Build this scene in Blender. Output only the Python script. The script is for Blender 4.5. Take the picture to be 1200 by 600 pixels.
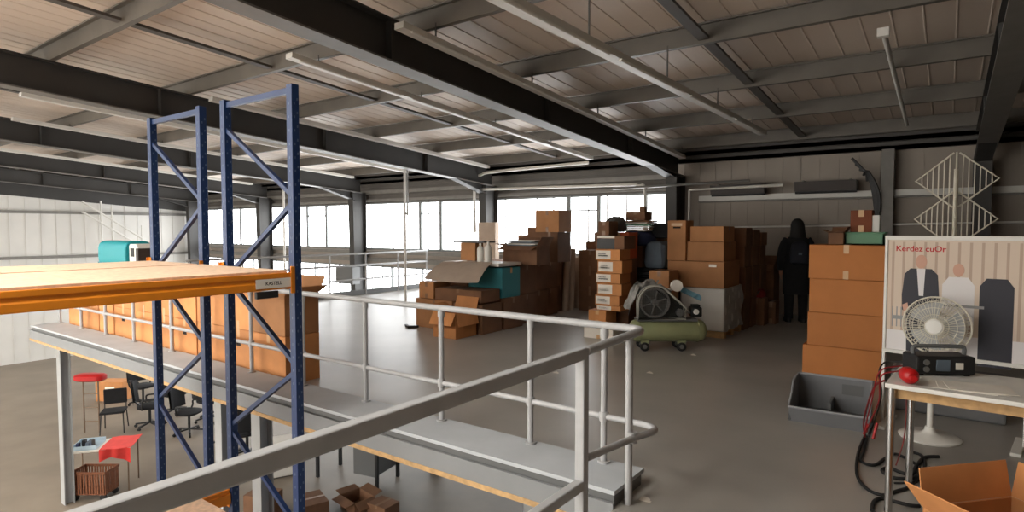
import bpy, bmesh, math, random
from mathutils import Vector, Matrix
random.seed(11)
SC = bpy.context.scene
COL = SC.collection
for o in list(bpy.data.objects):
    bpy.data.objects.remove(o)
R = math.radians

# ------------------------------------------------------------------ camera
# World: X to the right along the window wall, Y towards the window wall, Z up; the loft floor is z = 0.
EYE, FPX, YAW, PITCH = 1.6, 700.0, R(36.1), R(2.62)
cam_data = bpy.data.cameras.new('camera')
cam_data.sensor_width = 36.0
cam_data.lens = FPX / 1200.0 * 36.0
cam_data.clip_start = 0.05
cam = bpy.data.objects.new('camera', cam_data)
COL.objects.link(cam)
cam.location = (0, 0, EYE)
cam.rotation_euler = (R(90) - PITCH, 0, YAW)
SC.camera = cam

# ------------------------------------------------------------------ light and exposure
SC.view_settings.view_transform = 'Standard'
SC.view_settings.look = 'None'
SC.view_settings.gamma = 1.0
SC.view_settings.exposure = 0.1
try:
    SC.view_settings.use_curve_mapping = False
except Exception:
    pass
WIN_EMIT = 7.5          # daylight in the pale panes of the window wall
REAR_EMIT = 5.5         # daylight in the panes of the opposite long wall
TOP_FILL_EMIT = 10.0        # glow of unseen roof panels added behind the camera for top light
world = bpy.data.worlds.new('overcast_sky')
SC.world = world
world.use_nodes = True
world.node_tree.nodes['Background'].inputs[0].default_value = (0.85, 0.92, 1.0, 1)
world.node_tree.nodes['Background'].inputs[1].default_value = 1.0
SC.cycles.max_bounces = 8
SC.cycles.diffuse_bounces = 5
SC.cycles.sample_clamp_indirect = 6.0
SC.cycles.use_denoising = True

def area_light(name, loc, rot, sx, sy, power, col):
    l = bpy.data.lights.new(name, 'AREA')
    l.shape = 'RECTANGLE'; l.size = sx; l.size_y = sy; l.energy = power; l.color = col
    o = bpy.data.objects.new(name, l); COL.objects.link(o)
    o.location = loc; o.rotation_euler = rot
    return o

# ------------------------------------------------------------------ helpers
FWD = Vector((-math.sin(YAW) * math.cos(PITCH), math.cos(YAW) * math.cos(PITCH), -math.sin(PITCH)))
RGT = Vector((math.cos(YAW), math.sin(YAW), 0))
UPV = RGT.cross(FWD)
CAM = Vector((0, 0, EYE))
def ray(px, py): return FWD * FPX + RGT * (px - 600) + UPV * (300 - py)
def at_y(px, py, y):
    d = ray(px, py); return CAM + d * (y / d.y)
def at_x(px, py, x):
    d = ray(px, py); return CAM + d * (x / d.x)
def at_z(px, py, z):
    d = ray(px, py); return CAM + d * ((z - EYE) / d.z)

def lin(c):
    return tuple(((v / 255) / 12.92 if v / 255 <= 0.04045 else ((v / 255 + 0.055) / 1.055) ** 2.4) for v in c)

MATS = {}
def mat(name, rgb, rough=0.6, metal=0.0, var=0.0, scale=6.0, rnd=0.0, bump=0.0, emit=0.0, spec=0.5, stretch=None, alpha=None):
    if name in MATS: return MATS[name]
    m = bpy.data.materials.new(name); m.use_nodes = True
    nt = m.node_tree; b = nt.nodes['Principled BSDF']
    c = lin(rgb) + (1,)
    b.inputs['Base Color'].default_value = c
    b.inputs['Roughness'].default_value = rough
    b.inputs['Metallic'].default_value = metal
    b.inputs['Specular IOR Level'].default_value = spec
    out = None
    if var or bump:
        tc = nt.nodes.new('ShaderNodeTexCoord'); mp = nt.nodes.new('ShaderNodeMapping')
        nz = nt.nodes.new('ShaderNodeTexNoise')
        nz.inputs['Scale'].default_value = scale; nz.inputs['Detail'].default_value = 6
        if stretch: mp.inputs['Scale'].default_value = stretch
        nt.links.new(tc.outputs['Object'], mp.inputs[0]); nt.links.new(mp.outputs[0], nz.inputs['Vector'])
    if var:
        mx = nt.nodes.new('ShaderNodeMix'); mx.data_type = 'RGBA'
        rp = nt.nodes.new('ShaderNodeMapRange'); rp.inputs[1].default_value = 0.3; rp.inputs[2].default_value = 0.7
        nt.links.new(nz.outputs[0], rp.inputs[0]); nt.links.new(rp.outputs[0], mx.inputs[0])
        mx.inputs[6].default_value = tuple(v * (1 - var) for v in c[:3]) + (1,)
        mx.inputs[7].default_value = tuple(min(1, v * (1 + var)) for v in c[:3]) + (1,)
        out = mx.outputs[2]
    if rnd:
        oi = nt.nodes.new('ShaderNodeObjectInfo'); hs = nt.nodes.new('ShaderNodeHueSaturation')
        mr = nt.nodes.new('ShaderNodeMapRange'); mr.inputs[3].default_value = 1 - rnd; mr.inputs[4].default_value = 1 + rnd
        nt.links.new(oi.outputs['Random'], mr.inputs[0]); nt.links.new(mr.outputs[0], hs.inputs['Value'])
        if out: nt.links.new(out, hs.inputs['Color'])
        else: hs.inputs['Color'].default_value = c
        out = hs.outputs[0]
    if out: nt.links.new(out, b.inputs['Base Color'])
    if bump:
        bp = nt.nodes.new('ShaderNodeBump'); bp.inputs['Strength'].default_value = bump
        nt.links.new(nz.outputs[0], bp.inputs['Height']); nt.links.new(bp.outputs[0], b.inputs['Normal'])
    if emit:
        b.inputs['Emission Color'].default_value = c; b.inputs['Emission Strength'].default_value = emit
    if alpha is not None: b.inputs['Alpha'].default_value = alpha
    MATS[name] = m
    return m

class MB:
    """Collects shapes; build() links them as ONE mesh object."""
    def __init__(s): s.bm = bmesh.new()
    def face(s, vs):
        try: return s.bm.faces.new(vs)
        except ValueError: return None
    def hexa(s, pts):
        v = [s.bm.verts.new(p) for p in pts]
        for f in ((3, 2, 1, 0), (4, 5, 6, 7), (0, 1, 5, 4), (1, 2, 6, 5), (2, 3, 7, 6), (3, 0, 4, 7)):
            s.face([v[i] for i in f])
        return s
    def box(s, x0, x1, y0, y1, z0, z1, m=None):
        x0, x1 = sorted((x0, x1)); y0, y1 = sorted((y0, y1)); z0, z1 = sorted((z0, z1))
        p = [(x0, y0, z0), (x1, y0, z0), (x1, y1, z0), (x0, y1, z0), (x0, y0, z1), (x1, y0, z1), (x1, y1, z1), (x0, y1, z1)]
        return s.hexa([m @ Vector(q) for q in p] if m else p)
    def bar(s, a, b, w, h, up=(0, 0, 1)):
        a, b = Vector(a), Vector(b); d = (b - a).normalized(); u = Vector(up)
        sd = d.cross(u)
        if sd.length < 1e-4: sd = d.cross(Vector((0, 1, 0)))
        sd.normalize(); u = sd.cross(d).normalized()
        sd = sd * (w / 2); u = u * (h / 2)
        return s.hexa([a - sd - u, a + sd - u, b + sd - u, b - sd - u, a - sd + u, a + sd + u, b + sd + u, b - sd + u])
    def prism(s, poly, h0, h1, axis='x'):
        f = {'x': lambda p, h: (h, p[0], p[1]), 'y': lambda p, h: (p[0], h, p[1]), 'z': lambda p, h: (p[0], p[1], h)}[axis]
        a = [s.bm.verts.new(f(p, h0)) for p in poly]; b = [s.bm.verts.new(f(p, h1)) for p in poly]
        n = len(poly)
        s.face(a[::-1]); s.face(b)
        for i in range(n): s.face([a[i], a[(i + 1) % n], b[(i + 1) % n], b[i]])
        return s
    def rings(s, rs, cap=True, closed=False):
        vs = [[s.bm.verts.new(p) for p in r] for r in rs]
        n = len(vs[0]); k = len(vs)
        for i in range(k if closed else k - 1):
            a, b = vs[i], vs[(i + 1) % k]
            for j in range(n): s.face([a[j], a[(j + 1) % n], b[(j + 1) % n], b[j]])
        if cap and not closed:
            s.face(vs[0][::-1]); s.face(vs[-1])
        return s
    def tube(s, pts, r, n=8, closed=False):
        pts = [Vector(p) for p in pts]; k = len(pts); rs = []
        ref = None
        for i, p in enumerate(pts):
            if closed: d = pts[(i + 1) % k] - pts[i - 1]
            else: d = pts[min(i + 1, k - 1)] - pts[max(i - 1, 0)]
            d.normalize()
            if ref is None:
                ref = Vector((0, 0, 1)) if abs(d.z) < 0.9 else Vector((1, 0, 0))
            u = (ref - d * ref.dot(d)); u.normalize(); ref = u; w = d.cross(u)
            rr = r[i] if isinstance(r, (list, tuple)) else r
            rs.append([p + (u * math.cos(t) + w * math.sin(t)) * rr for t in [2 * math.pi * j / n for j in range(n)]])
        return s.rings(rs, closed=closed)
    def lathe(s, prof, m=None, n=28):
        m = m or Matrix()
        return s.rings([[m @ Vector((r * math.cos(2 * math.pi * j / n), r * math.sin(2 * math.pi * j / n), z)) for j in range(n)] for r, z in prof])
    def ell(s, levels, n=20, p=2.0):
        """levels: (cx, cy, z, rx, ry): stacked super-ellipse rings"""
        rs = []
        for cx, cy, z, rx, ry in levels:
            ring = []
            for j in range(n):
                t = 2 * math.pi * j / n; c, q = math.cos(t), math.sin(t)
                ring.append((cx + rx * math.copysign(abs(c) ** (2 / p), c), cy + ry * math.copysign(abs(q) ** (2 / p), q), z))
            rs.append(ring)
        return s.rings(rs)
    def grid(s, fn, nu, nv, th=0.0):
        top = [[Vector(fn(i / nu, j / nv)) for j in range(nv + 1)] for i in range(nu + 1)]
        v = [[s.bm.verts.new(p) for p in row] for row in top]
        for i in range(nu):
            for j in range(nv): s.face([v[i][j], v[i + 1][j], v[i + 1][j + 1], v[i][j + 1]])
        if th:
            w = [[s.bm.verts.new(p - Vector((0, 0, th))) for p in row] for row in top]
            for i in range(nu):
                for j in range(nv): s.face([w[i][j + 1], w[i + 1][j + 1], w[i + 1][j], w[i][j]])
            for i in range(nu):
                s.face([v[i][0], w[i][0], w[i + 1][0], v[i + 1][0]]); s.face([v[i + 1][nv], w[i + 1][nv], w[i][nv], v[i][nv]])
            for j in range(nv):
                s.face([v[0][j + 1], w[0][j + 1], w[0][j], v[0][j]]); s.face([v[nu][j], w[nu][j], w[nu][j + 1], v[nu][j + 1]])
        return s
    def build(s, name, m, parent=None, world=True, bevel=0.0, smooth=False, seg=2):
        if parent is not None and world:
            inv = (Matrix.Translation(parent.location) @ parent.rotation_euler.to_matrix().to_4x4()).inverted()
            pp = parent.parent
            chain = [parent]
            while pp is not None: chain.append(pp); pp = pp.parent
            mw = Matrix()
            for c in reversed(chain): mw = mw @ Matrix.Translation(c.location) @ c.rotation_euler.to_matrix().to_4x4()
            s.bm.transform(mw.inverted())
        bmesh.ops.recalc_face_normals(s.bm, faces=s.bm.faces[:])
        me = bpy.data.meshes.new(name)
        s.bm.to_mesh(me); s.bm.free()
        me.materials.append(m)
        if smooth:
            for p in me.polygons: p.use_smooth = True
            me.set_sharp_from_angle(angle=R(42))
        o = bpy.data.objects.new(name, me); COL.objects.link(o)
        if parent is not None: o.parent = parent
        if bevel:
            b = o.modifiers.new('edge', 'BEVEL'); b.width = bevel; b.segments = seg; b.limit_method = 'ANGLE'; b.angle_limit = R(40)
        return o

def tag(o, label, cat, group=None):
    o['label'] = label; o['category'] = cat
    if group: o['group'] = group
    return o
def thing(name, label, cat, loc=(0, 0, 0), rz=0.0, group=None):
    o = bpy.data.objects.new(name, None); COL.objects.link(o)
    o.empty_display_size = 0.1
    o.location = loc; o.rotation_euler = (0, 0, rz)
    return tag(o, label, cat, group)
def struct(name, b, m, parent=None, **k):
    o = b.build(name, m, parent, **k)
    if parent is None: o['kind'] = 'structure'
    return o
def copy_tree(o, parent=None):
    c = o.copy(); COL.objects.link(c)
    if parent is not None: c.parent = parent
    for ch in list(o.children): copy_tree(ch, c)
    return c
def smooth_path(pts, k=6):
    pts = [Vector(p) for p in pts]; out = []
    for i in range(len(pts) - 1):
        p0, p1, p2, p3 = pts[max(i - 1, 0)], pts[i], pts[i + 1], pts[min(i + 2, len(pts) - 1)]
        for j in range(k):
            t = j / k
            out.append(0.5 * ((2 * p1) + (p2 - p0) * t + (2 * p0 - 5 * p1 + 4 * p2 - p3) * t * t + (3 * p1 - p0 - 3 * p2 + p3) * t ** 3))
    out.append(pts[-1])
    return out

# ------------------------------------------------------------------ materials
M_roof = mat('roof_sheet', (206, 192, 179), 0.55, var=0.10, scale=0.7, bump=0.0, stretch=(1, .2, 1))
M_steel = mat('dark_steel_paint', (54, 52, 50), 0.6, var=0.12, scale=2)
M_purlin = mat('galvanised_purlin', (100, 95, 88), 0.5, metal=0.1, var=0.15, scale=3)
M_flangelit = mat('flange_lit_grey', (104, 101, 96), 0.5, var=0.1)  # paler than the beam: light on the underside put into the colour
M_tie = mat('tie_steel', (78, 74, 70), 0.6)
M_wallgrey = mat('wall_panel_grey', (150, 140, 130), 0.6, var=0.08, scale=1.2)
M_wallwhite = mat('wall_panel_white', (212, 210, 205), 0.6, var=0.05, scale=1.2)
M_girt = mat('girt_steel', (120, 117, 112), 0.55, var=0.1)
M_pane = mat('polycarbonate_pane', (250, 253, 255), 0.4, emit=WIN_EMIT)
M_topfill = mat('roof_fill_panel', (255, 252, 244), 0.5, emit=TOP_FILL_EMIT)
M_rear = mat('rear_pane', (255, 252, 246), 0.4, emit=REAR_EMIT)
M_mullion = mat('mullion_grey', (120, 124, 124), 0.5)
M_joint = mat('pane_joint', (196, 200, 200), 0.5, emit=0.35)  # joints given a faint glow though they are no light source
M_clad = mat('upper_cladding_grey', (96, 91, 86), 0.6, var=0.1, scale=2)
M_floor = mat('grey_floor_paint', (156, 152, 146), 0.34, var=0.13, scale=1.1, bump=0.03)
M_conc = mat('ground_concrete', (122, 111, 98), 0.55, var=0.16, scale=1.0)
M_grey = mat('light_grey_paint', (160, 161, 161), 0.45, var=0.05, scale=4)
M_greyrail = mat('handrail_grey', (168, 168, 169), 0.42, var=0.06, scale=9)
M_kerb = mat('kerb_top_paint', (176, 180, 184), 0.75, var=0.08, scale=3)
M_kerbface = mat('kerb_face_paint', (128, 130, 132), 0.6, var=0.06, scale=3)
M_lip = mat('edge_channel_grey', (96, 97, 97), 0.5)
M_wood = mat('raw_chipboard_edge', (186, 150, 104), 0.8, var=0.2, scale=20)
M_chip = mat('chipboard', (226, 194, 166), 0.75, var=0.14, scale=26, bump=0.05)
M_orange = mat('orange_beam_paint', (222, 132, 28), 0.38, var=0.06, scale=10)
M_blue = mat('blue_upright_paint', (18, 46, 90), 0.42, var=0.10, scale=8)
M_slot = mat('slot_light', (84, 100, 126), 0.6)  # pale tone paints in the light showing at the upright's holes
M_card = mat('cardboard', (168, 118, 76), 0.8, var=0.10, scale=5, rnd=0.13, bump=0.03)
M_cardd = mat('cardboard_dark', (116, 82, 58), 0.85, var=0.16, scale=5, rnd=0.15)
M_cardo = mat('cardboard_warm', (202, 138, 84), 0.8, var=0.12, scale=4, rnd=0.18)
M_tape = mat('packing_tape', (206, 164, 118), 0.35)
M_tapedark = mat('packing_tape_brown', (132, 98, 70), 0.4)
M_slotdark = mat('hand_hole_dark', (26, 19, 15), 0.9)
M_white = mat('white_plastic', (222, 220, 214), 0.45)
M_paper = mat('paper_white', (228, 222, 212), 0.8, var=0.05)
M_black = mat('black_plastic', (22, 22, 23), 0.5)
M_rubber = mat('black_rubber', (16, 16, 17), 0.7)
M_chrome = mat('chrome', (205, 205, 205), 0.22, metal=1.0)
M_greymetal = mat('grey_metal', (128, 128, 126), 0.4, metal=0.6)
M_teal = mat('teal_plastic', (22, 150, 160), 0.45)
M_tealdark = mat('teal_carton', (56, 140, 152), 0.7)
M_green = mat('green_compressor_paint', (140, 144, 106), 0.38, var=0.06)
M_greenbin = mat('green_crate', (92, 140, 108), 0.5)
M_bin = mat('grey_bin_plastic', (112, 113, 116), 0.5, var=0.05)
M_red = mat('red_plastic', (176, 18, 20), 0.4)
M_redcloth = mat('red_cloth', (222, 72, 66), 0.85, var=0.1)
M_pipe = mat('white_pipe', (208, 206, 200), 0.45)
M_heater = mat('heater_dark', (58, 50, 46), 0.5)
M_plasticwrap = mat('stretch_wrap', (168, 166, 162), 0.3, var=0.25, scale=9)
M_wrapgrey = mat('crumpled_sheet', (132, 130, 126), 0.45, var=0.3, scale=12)
M_navy = mat('navy_cloth', (40, 48, 78), 0.85)
M_bluegrey = mat('blue_grey_bag', (92, 104, 116), 0.75, var=0.15)
M_darkcloth = mat('dark_cloth', (24, 24, 27), 0.9, var=0.15, scale=14)
M_hair = mat('dark_hair', (20, 17, 16), 0.7, var=0.2, scale=40)
M_skin = mat('skin', (190, 140, 115), 0.55)
M_wicker = mat('brown_basket', (112, 66, 40), 0.8, var=0.25, scale=30)
M_brownrack = mat('brown_metal', (112, 92, 74), 0.5)
M_wire = mat('white_wire', (212, 206, 190), 0.45)
M_tan = mat('tan_board', (176, 158, 142), 0.75, var=0.06)
M_sheetcard = mat('pale_card_sheet', (168, 152, 138), 0.8, var=0.06)

# ================================================================== THE BUILDING
XW, XE, YB, YR, ZG = -24.45, 5.7, 12.0, -7.0, -2.8      # left gable, right gable, window wall, rear wall, ground floor
SLOPE = 0.069
def purlin_z(y): return EYE + 2.288 - SLOPE * y          # underside of the purlins over y
COLS_X = (0.4, -4.43, -9.2, -14.15, -19.05, -23.95)

struct('floor_ground', MB().box(XW, XE, YR, YB, ZG - 0.1, ZG), M_conc)
fl = MB()
fl.box(-11.5, XE, 3.06, YB - 0.02, -0.12, 0.0)
fl.box(-1.5, XE, YR, 3.06, -0.12, 0.0)
struct('floor_loft', fl, M_floor)
slab = MB()
for y in (3.9, 5.4, 7.6, 9.8, 11.7):
    slab.box(-11.45, XE, y - 0.05, y + 0.05, -0.36, -0.121)
for x in (-11.4, -7.0, -2.6):
    slab.box(x - 0.05, x + 0.05, 3.9, 11.6, -0.44, -0.37)
struct('loft_joist_beam', slab, M_steel)
# edge of the loft along the stairwell: kerb channel, fascia, raw board edge
eb = MB()
eb.box(-11.5, -1.5, 3.05, 3.46, 0.075, 0.1)
struct('kerb_edge', eb, M_kerb)
e2 = MB(); e2.box(-11.5, -1.51, 3.068, 3.44, 0.0, 0.075); struct('kerb_edge_web', e2, M_lip)
e3 = MB(); e3.box(-11.5, -1.502, 3.035, 3.058, -0.1, 0.03); struct('kerb_fascia_beam', e3, M_kerbface)
e4 = MB(); e4.box(-11.5, -1.502, 3.03, 3.058, -0.135, -0.1); struct('trim_board_edge', e4, M_wood)

# roof: ribbed sheets on purlins
rb = MB()
z0, z1 = purlin_z(YR) + 0.2, purlin_z(YB) + 0.2
prof = []
x = XW
while x < XE:
    prof += [(x, 0.0), (x + 0.232, 0.0), (x + 0.239, -0.007), (x + 0.248, -0.007), (x + 0.255, 0.0)]
    x += 0.255
lo = [[(px, YR - 0.1, z0 + pz), (px, YB + 0.1, z1 + pz)] for px, pz in prof]
va = [[rb.bm.verts.new(p) for p in pr] for pr in lo]
for i in range(len(va) - 1): rb.face([va[i][0], va[i + 1][0], va[i + 1][1], va[i][1]])
struct('ceiling', rb, M_roof)
for n, x in enumerate((-22.5, -18.0, -13.5, -9.0, -6.0, -3.0)):
    b = MB(); zz = lambda y: purlin_z(y) + .17
    b.hexa([(x - .8, -6.6, zz(-6.6)), (x + .8, -6.6, zz(-6.6)), (x + .8, .9, zz(.9)), (x - .8, .9, zz(.9)), (x - .8, -6.6, zz(-6.6) + .01), (x + .8, -6.6, zz(-6.6) + .01), (x + .8, .9, zz(.9) + .01), (x - .8, .9, zz(.9) + .01)])
    struct('window_%d' % (n + 6), b, M_topfill)  # added unseen panels that glow downwards for top light
ru = MB(); ru.hexa([(XW, YR, z0 + .03), (XE, YR, z0 + .03), (XE, YB + .1, z1 + .03), (XW, YB + .1, z1 + .03), (XW, YR, z0 + .1), (XE, YR, z0 + .1), (XE, YB + .1, z1 + .1), (XW, YB + .1, z1 + .1)])
struct('ceiling_outer_slab', ru, M_steel)
y = 11.15
while y > YR + .2:
    pz = purlin_z(y)
    b = MB(); b.prism([(y, pz), (y + .065, pz), (y + .065, pz + .02), (y + .005, pz + .006), (y + .005, pz + .19), (y - .06, pz + .19), (y - .06, pz + .175), (y, pz + .184)], XW, XE, 'x')
    struct('purlin_beam', b, M_purlin)
    y -= 1.69
# rafters and columns
def rafter(x):
    b = MB()
    f = lambda y: purlin_z(y) - 0.005
    def sec(y0, y1, za, zb, hw):
        b.hexa([(x - hw, y0, f(y0) + za), (x + hw, y0, f(y0) + za), (x + hw, y1, f(y1) + za), (x - hw, y1, f(y1) + za),
                (x - hw, y0, f(y0) + zb), (x + hw, y0, f(y0) + zb), (x + hw, y1, f(y1) + zb), (x - hw, y1, f(y1) + zb)])
    sec(YR, 11.75, -0.018, 0, 0.1); sec(YR, 11.75, -0.41, -0.01, 0.007)
    for y in (4.0, 6.8, 9.4): sec(y, y + .012, -0.41, -0.01, 0.09)
    # haunch under the end
    ya, yb = 10.3, 11.5
    hd_ = .06 if x > -5 else .22
    b.prism([(ya, f(ya) - .41), (yb, f(yb) - .41), (yb, f(yb) - .41 - hd_)], x - .007, x + .007, 'x')
    b.prism([(ya, f(ya) - .42), (ya + .05, f(ya) - .42), (yb, f(yb) - .42 - hd_), (yb, f(yb) - .44 - hd_)], x - .1, x + .1, 'x')
    ro = struct('roof_beam', b, M_steel)
    b = MB(); sec(YR, 11.75, -0.42, -0.402, 0.115); b.build('lower_flange', M_flangelit, ro)
def column(x):
    b = MB(); zt = purlin_z(11.7) - .42
    for y0, y1 in ((11.38, 11.4), (11.86, 11.88)):
        b.hexa([(x - .11, y0 + (.1 if y0 < 11.5 else 0), ZG), (x + .11, y0 + (.1 if y0 < 11.5 else 0), ZG), (x + .11, y1 + (.1 if y0 < 11.5 else 0), ZG), (x - .11, y1 + (.1 if y0 < 11.5 else 0), ZG),
                (x - .11, y0, zt), (x + .11, y0, zt), (x + .11, y1, zt), (x - .11, y1, zt)])
    b.prism([(11.49, ZG), (11.87, ZG), (11.87, zt), (11.39, zt)], x - .008, x + .008, 'x')
    struct('column', b, M_steel)
for x in COLS_X:
    rafter(x); column(x)
# anti-sag angle bars between purlins, mid bay
for x in (-2.03, -6.95, -11.7, -16.6, -21.5):
    b = MB()
    y = 11.15
    while y > 1.0:
        b.bar((x, y - .03, purlin_z(y) + .04), (x, y - 1.62, purlin_z(y - 1.62) + .04), .11, .03)
        y -= 1.69
    struct('roof_tie_beam', b, M_tie)

# window wall (back) -------------------------------------------------
ZT0, ZT1, ZL1, ZL0 = 0.98, 2.36, 0.50, -1.5
bk = MB()
yt = purlin_z(YB) + .2
bk.box(XW, -4.6, YB, YB + .1, ZG, ZL0)
bk.box(-4.6, XE, YB, YB + .1, ZG, yt)
bk.box(XW, -4.6, YB, YB + .1, ZL1, ZT0)
k = -4.4
while k < XE:
    bk.box(k, k + .026, YB - .01, YB, 0, yt - .05); k += .31
struct('wall_back', bk, M_wallgrey)
uc = MB(); uc.box(XW, -4.6, YB, YB + .1, ZT1, yt)
for k in range(8): uc.box(XW, -4.6, YB - .025, YB, ZT1 + .06 + .13 * k, ZT1 + .10 + .13 * k)
struct('wall_back_upper', uc, M_clad)
for y, z, w in ((11.55, purlin_z(11.55) - .02, .06), (11.8, purlin_z(11.8) - .12, .10)):
    g = MB(); g.box(XW, XE, y, y + w, z - .04, z + .03); g.box(XW, XE, y, y + .01, z - .04, z + .16); struct('eave_beam', g, M_tie)
for i, (z, h, d) in enumerate(((2.40, .07, .10), (2.62, .10, .14), (0.62, .12, .10), (0.86, .09, .14))):
    g = MB(); g.box(XW, -4.7, YB - d, YB, z, z + h); struct('wall_girt_beam', g, M_girt)
def bay(n, xa, xb, openings):
    """one bay of pale panes between two columns, upper and lower row"""
    p = MB()
    p.box(xa, xb, YB + .03, YB + .05, ZT0, ZT1); p.box(xa, xb, YB + .03, YB + .05, ZL0, ZL1)
    o = struct('window_%d' % n, p, M_pane)
    j = MB(); x = xb - .45
    while x > xa:
        for za, zb in ((ZT0, ZT1), (ZL0, ZL1)): j.box(x - .018, x + .018, YB + .015, YB + .03, za, zb)
        x -= .47
    j.build('pane_joint', M_joint, o, world=False)
    f = MB()
    for xo0, xo1 in openings:
        for x in (xo0, xo1): f.box(x - .045, x + .045, YB - .03, YB + .03, ZT0, ZT1)
        f.box(xo0, xo1, YB - .02, YB + .03, ZT1 - .36, ZT1 - .33)
    for za, zb in ((ZT0, ZT0 + .05), (ZT1 - .04, ZT1), (ZL1 - .04, ZL1)): f.box(xa, xb, YB - .02, YB + .03, za, zb)
    x = xa + 1.2
    while x < xb: f.box(x - .02, x + .02, YB - .02, YB + .03, ZL0, ZL1); x += 1.26
    f.build('window_frame', M_mullion, o, world=False)
def xw(px): return at_y(px, 265, YB).x
bay(1, -9.3, -4.75, [(xw(667), xw(702))])
bay(2, -14.3, -9.3, [(xw(493), xw(517))])
bay(3, -19.2, -14.3, [(-17.1, -16.1)])
bay(4, -24.1, -19.2, [(-22.2, -21.2)])

# left gable wall
lw = MB(); yl = purlin_z(YR) + .25
lw.prism([(YR, ZG), (YB + .1, ZG), (YB + .1, purlin_z(YB) + .2), (YR, yl)], XW - .1, XW, 'x')
y = YR
while y < YB:
    lw.box(XW, XW + .02, y, y + .03, ZG, purlin_z(y) + .1); y += .42
struct('wall_left', lw, M_wallwhite)
for z in (0.6, 2.1):
    g = MB(); g.box(XW, XW + .1, YR, YB, z, z + .09); struct('wall_girt_beam', g, M_girt)
g = MB(); g.prism([(YR, purlin_z(YR) - .8), (YB, purlin_z(YB) - .8), (YB, purlin_z(YB) + .19), (YR, purlin_z(YR) + .19)], XW, XW + .06, 'x')
struct('wall_left_top_beam', g, M_steel)
# right gable wall
rw = MB(); rw.prism([(YR, -.12), (YB + .1, -.12), (YB + .1, purlin_z(YB) + .2), (YR, yl)], XE, XE + .1, 'x')
struct('wall_right', rw, M_wallgrey)
# rear long wall behind the camera with its own band of panes
rr = MB()
rr.box(XW, XE, YR - .1, YR, ZG, -1.2); rr.box(XW, XE, YR - .1, YR, 2.9, yl)
rr.box(-3.0, XE, YR - .1, YR, -1.2, 2.9); rr.box(XW, -24, YR - .1, YR, -1.2, 2.9)
struct('wall_rear', rr, M_wallgrey)
rp = MB(); rp.box(-24, -3.0, YR - .08, YR - .06, -1.2, 2.9)
o = struct('window_5', rp, M_rear)
f = MB()
for i in range(15): f.box(-24 + i * 1.5 - .03, -24 + i * 1.5 + .03, YR - .05, YR, -1.2, 2.9)
f.box(-24, -3, YR - .05, YR, .8, .9)
f.build('window_frame', M_mullion, o, world=False)

# posts under the loft edge
for x, y in ((-5.6, 3.35), (-7.4, 3.9), (-2.6, 3.9), (-11.3, 3.4), (-7.4, 7.8), (-2.8, 7.8), (-11.3, 7.8)):
    b = MB(); b.box(x - .08, x + .08, y - .07, y - .055, ZG, -.125); b.box(x - .08, x + .08, y + .055, y + .07, ZG, -.125); b.box(x - .006, x + .006, y - .06, y + .06, ZG, -.125)
    struct('loft_column', b, M_grey)

# ---- services under the roof ------------------------------------------------
def trunking(x, y0, y1, level=None, label='', drop=.05):
    za = level if level else purlin_z(y0) - drop; zb = level if level else purlin_z(y1) - drop
    t = thing('strip_light', label, 'light', (x, (y0 + y1) / 2, (za + zb) / 2), 0)
    MB().bar((x, y0, za), (x, y1, zb), .12, .06).build('trunking', M_pipe, t)
    n = max(1, int((y1 - y0) / 1.55))
    for i in range(n):
        a = y0 + (y1 - y0) * (i + .06) / n; c = y0 + (y1 - y0) * (i + .94) / n
        z_ = lambda y: za + (zb - za) * (y - y0) / (y1 - y0)
        MB().tube([(x + .05, a, z_(a) - .03), (x + .05, c, z_(c) - .03)], .016, 8).build('tube', M_white, t, smooth=True)
    hb = MB()
    hy = [11.15 - 1.69 * i for i in range(12) if y0 < 11.15 - 1.69 * i < y1]
    for yy in hy:
        zz = z_(yy)
        top = purlin_z(yy) + .02
        if top > zz: hb.box(x - .006, x + .006, yy - .006, yy + .006, zz, top + .02)
    hb.build('hanger', M_tie, t)
trunking(-2.42, 1.2, 10.1, 3.12, 'long strip light hung level, right of the nearest deep roof beam')
trunking(-4.13, 3.9, 11.2, None, drop=.15, label='strip light running tight along the right flank of the nearest deep roof beam')
trunking(-6.0, 4.0, 11.0, None, drop=.08, label='strip light just left of the nearest deep roof beam')
trunking(-8.88, 4.6, 11.2, None, 'strip light running along the right flank of the second roof beam')
trunking(-11.4, 3.0, 11.0, None, 'strip light over the blue racks, just beyond the second roof beam')
trunking(-13.8, 3.5, 11.2, None, 'strip light along the right flank of the third roof beam')
trunking(-18.7, 4.0, 11.0, None, 'strip light farthest off, near the white end wall')
# round white conduit at the right
t = thing('roof_conduit', 'thin white conduit with a square end box running under the roof at right', 'conduit', (-.5, 8.4, purlin_z(8.4) - .03))
MB().tube([(-.53, 6.55, purlin_z(6.35) - .03), (-.53, 10.6, purlin_z(10.6) - .03)], .024, 10).build('pipe', M_pipe, t, smooth=True)
MB().box(-.58, -.48, 6.5, 6.58, purlin_z(6.55) - .07, purlin_z(6.55) + .01).build('end_box', M_white, t, bevel=.006)
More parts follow.
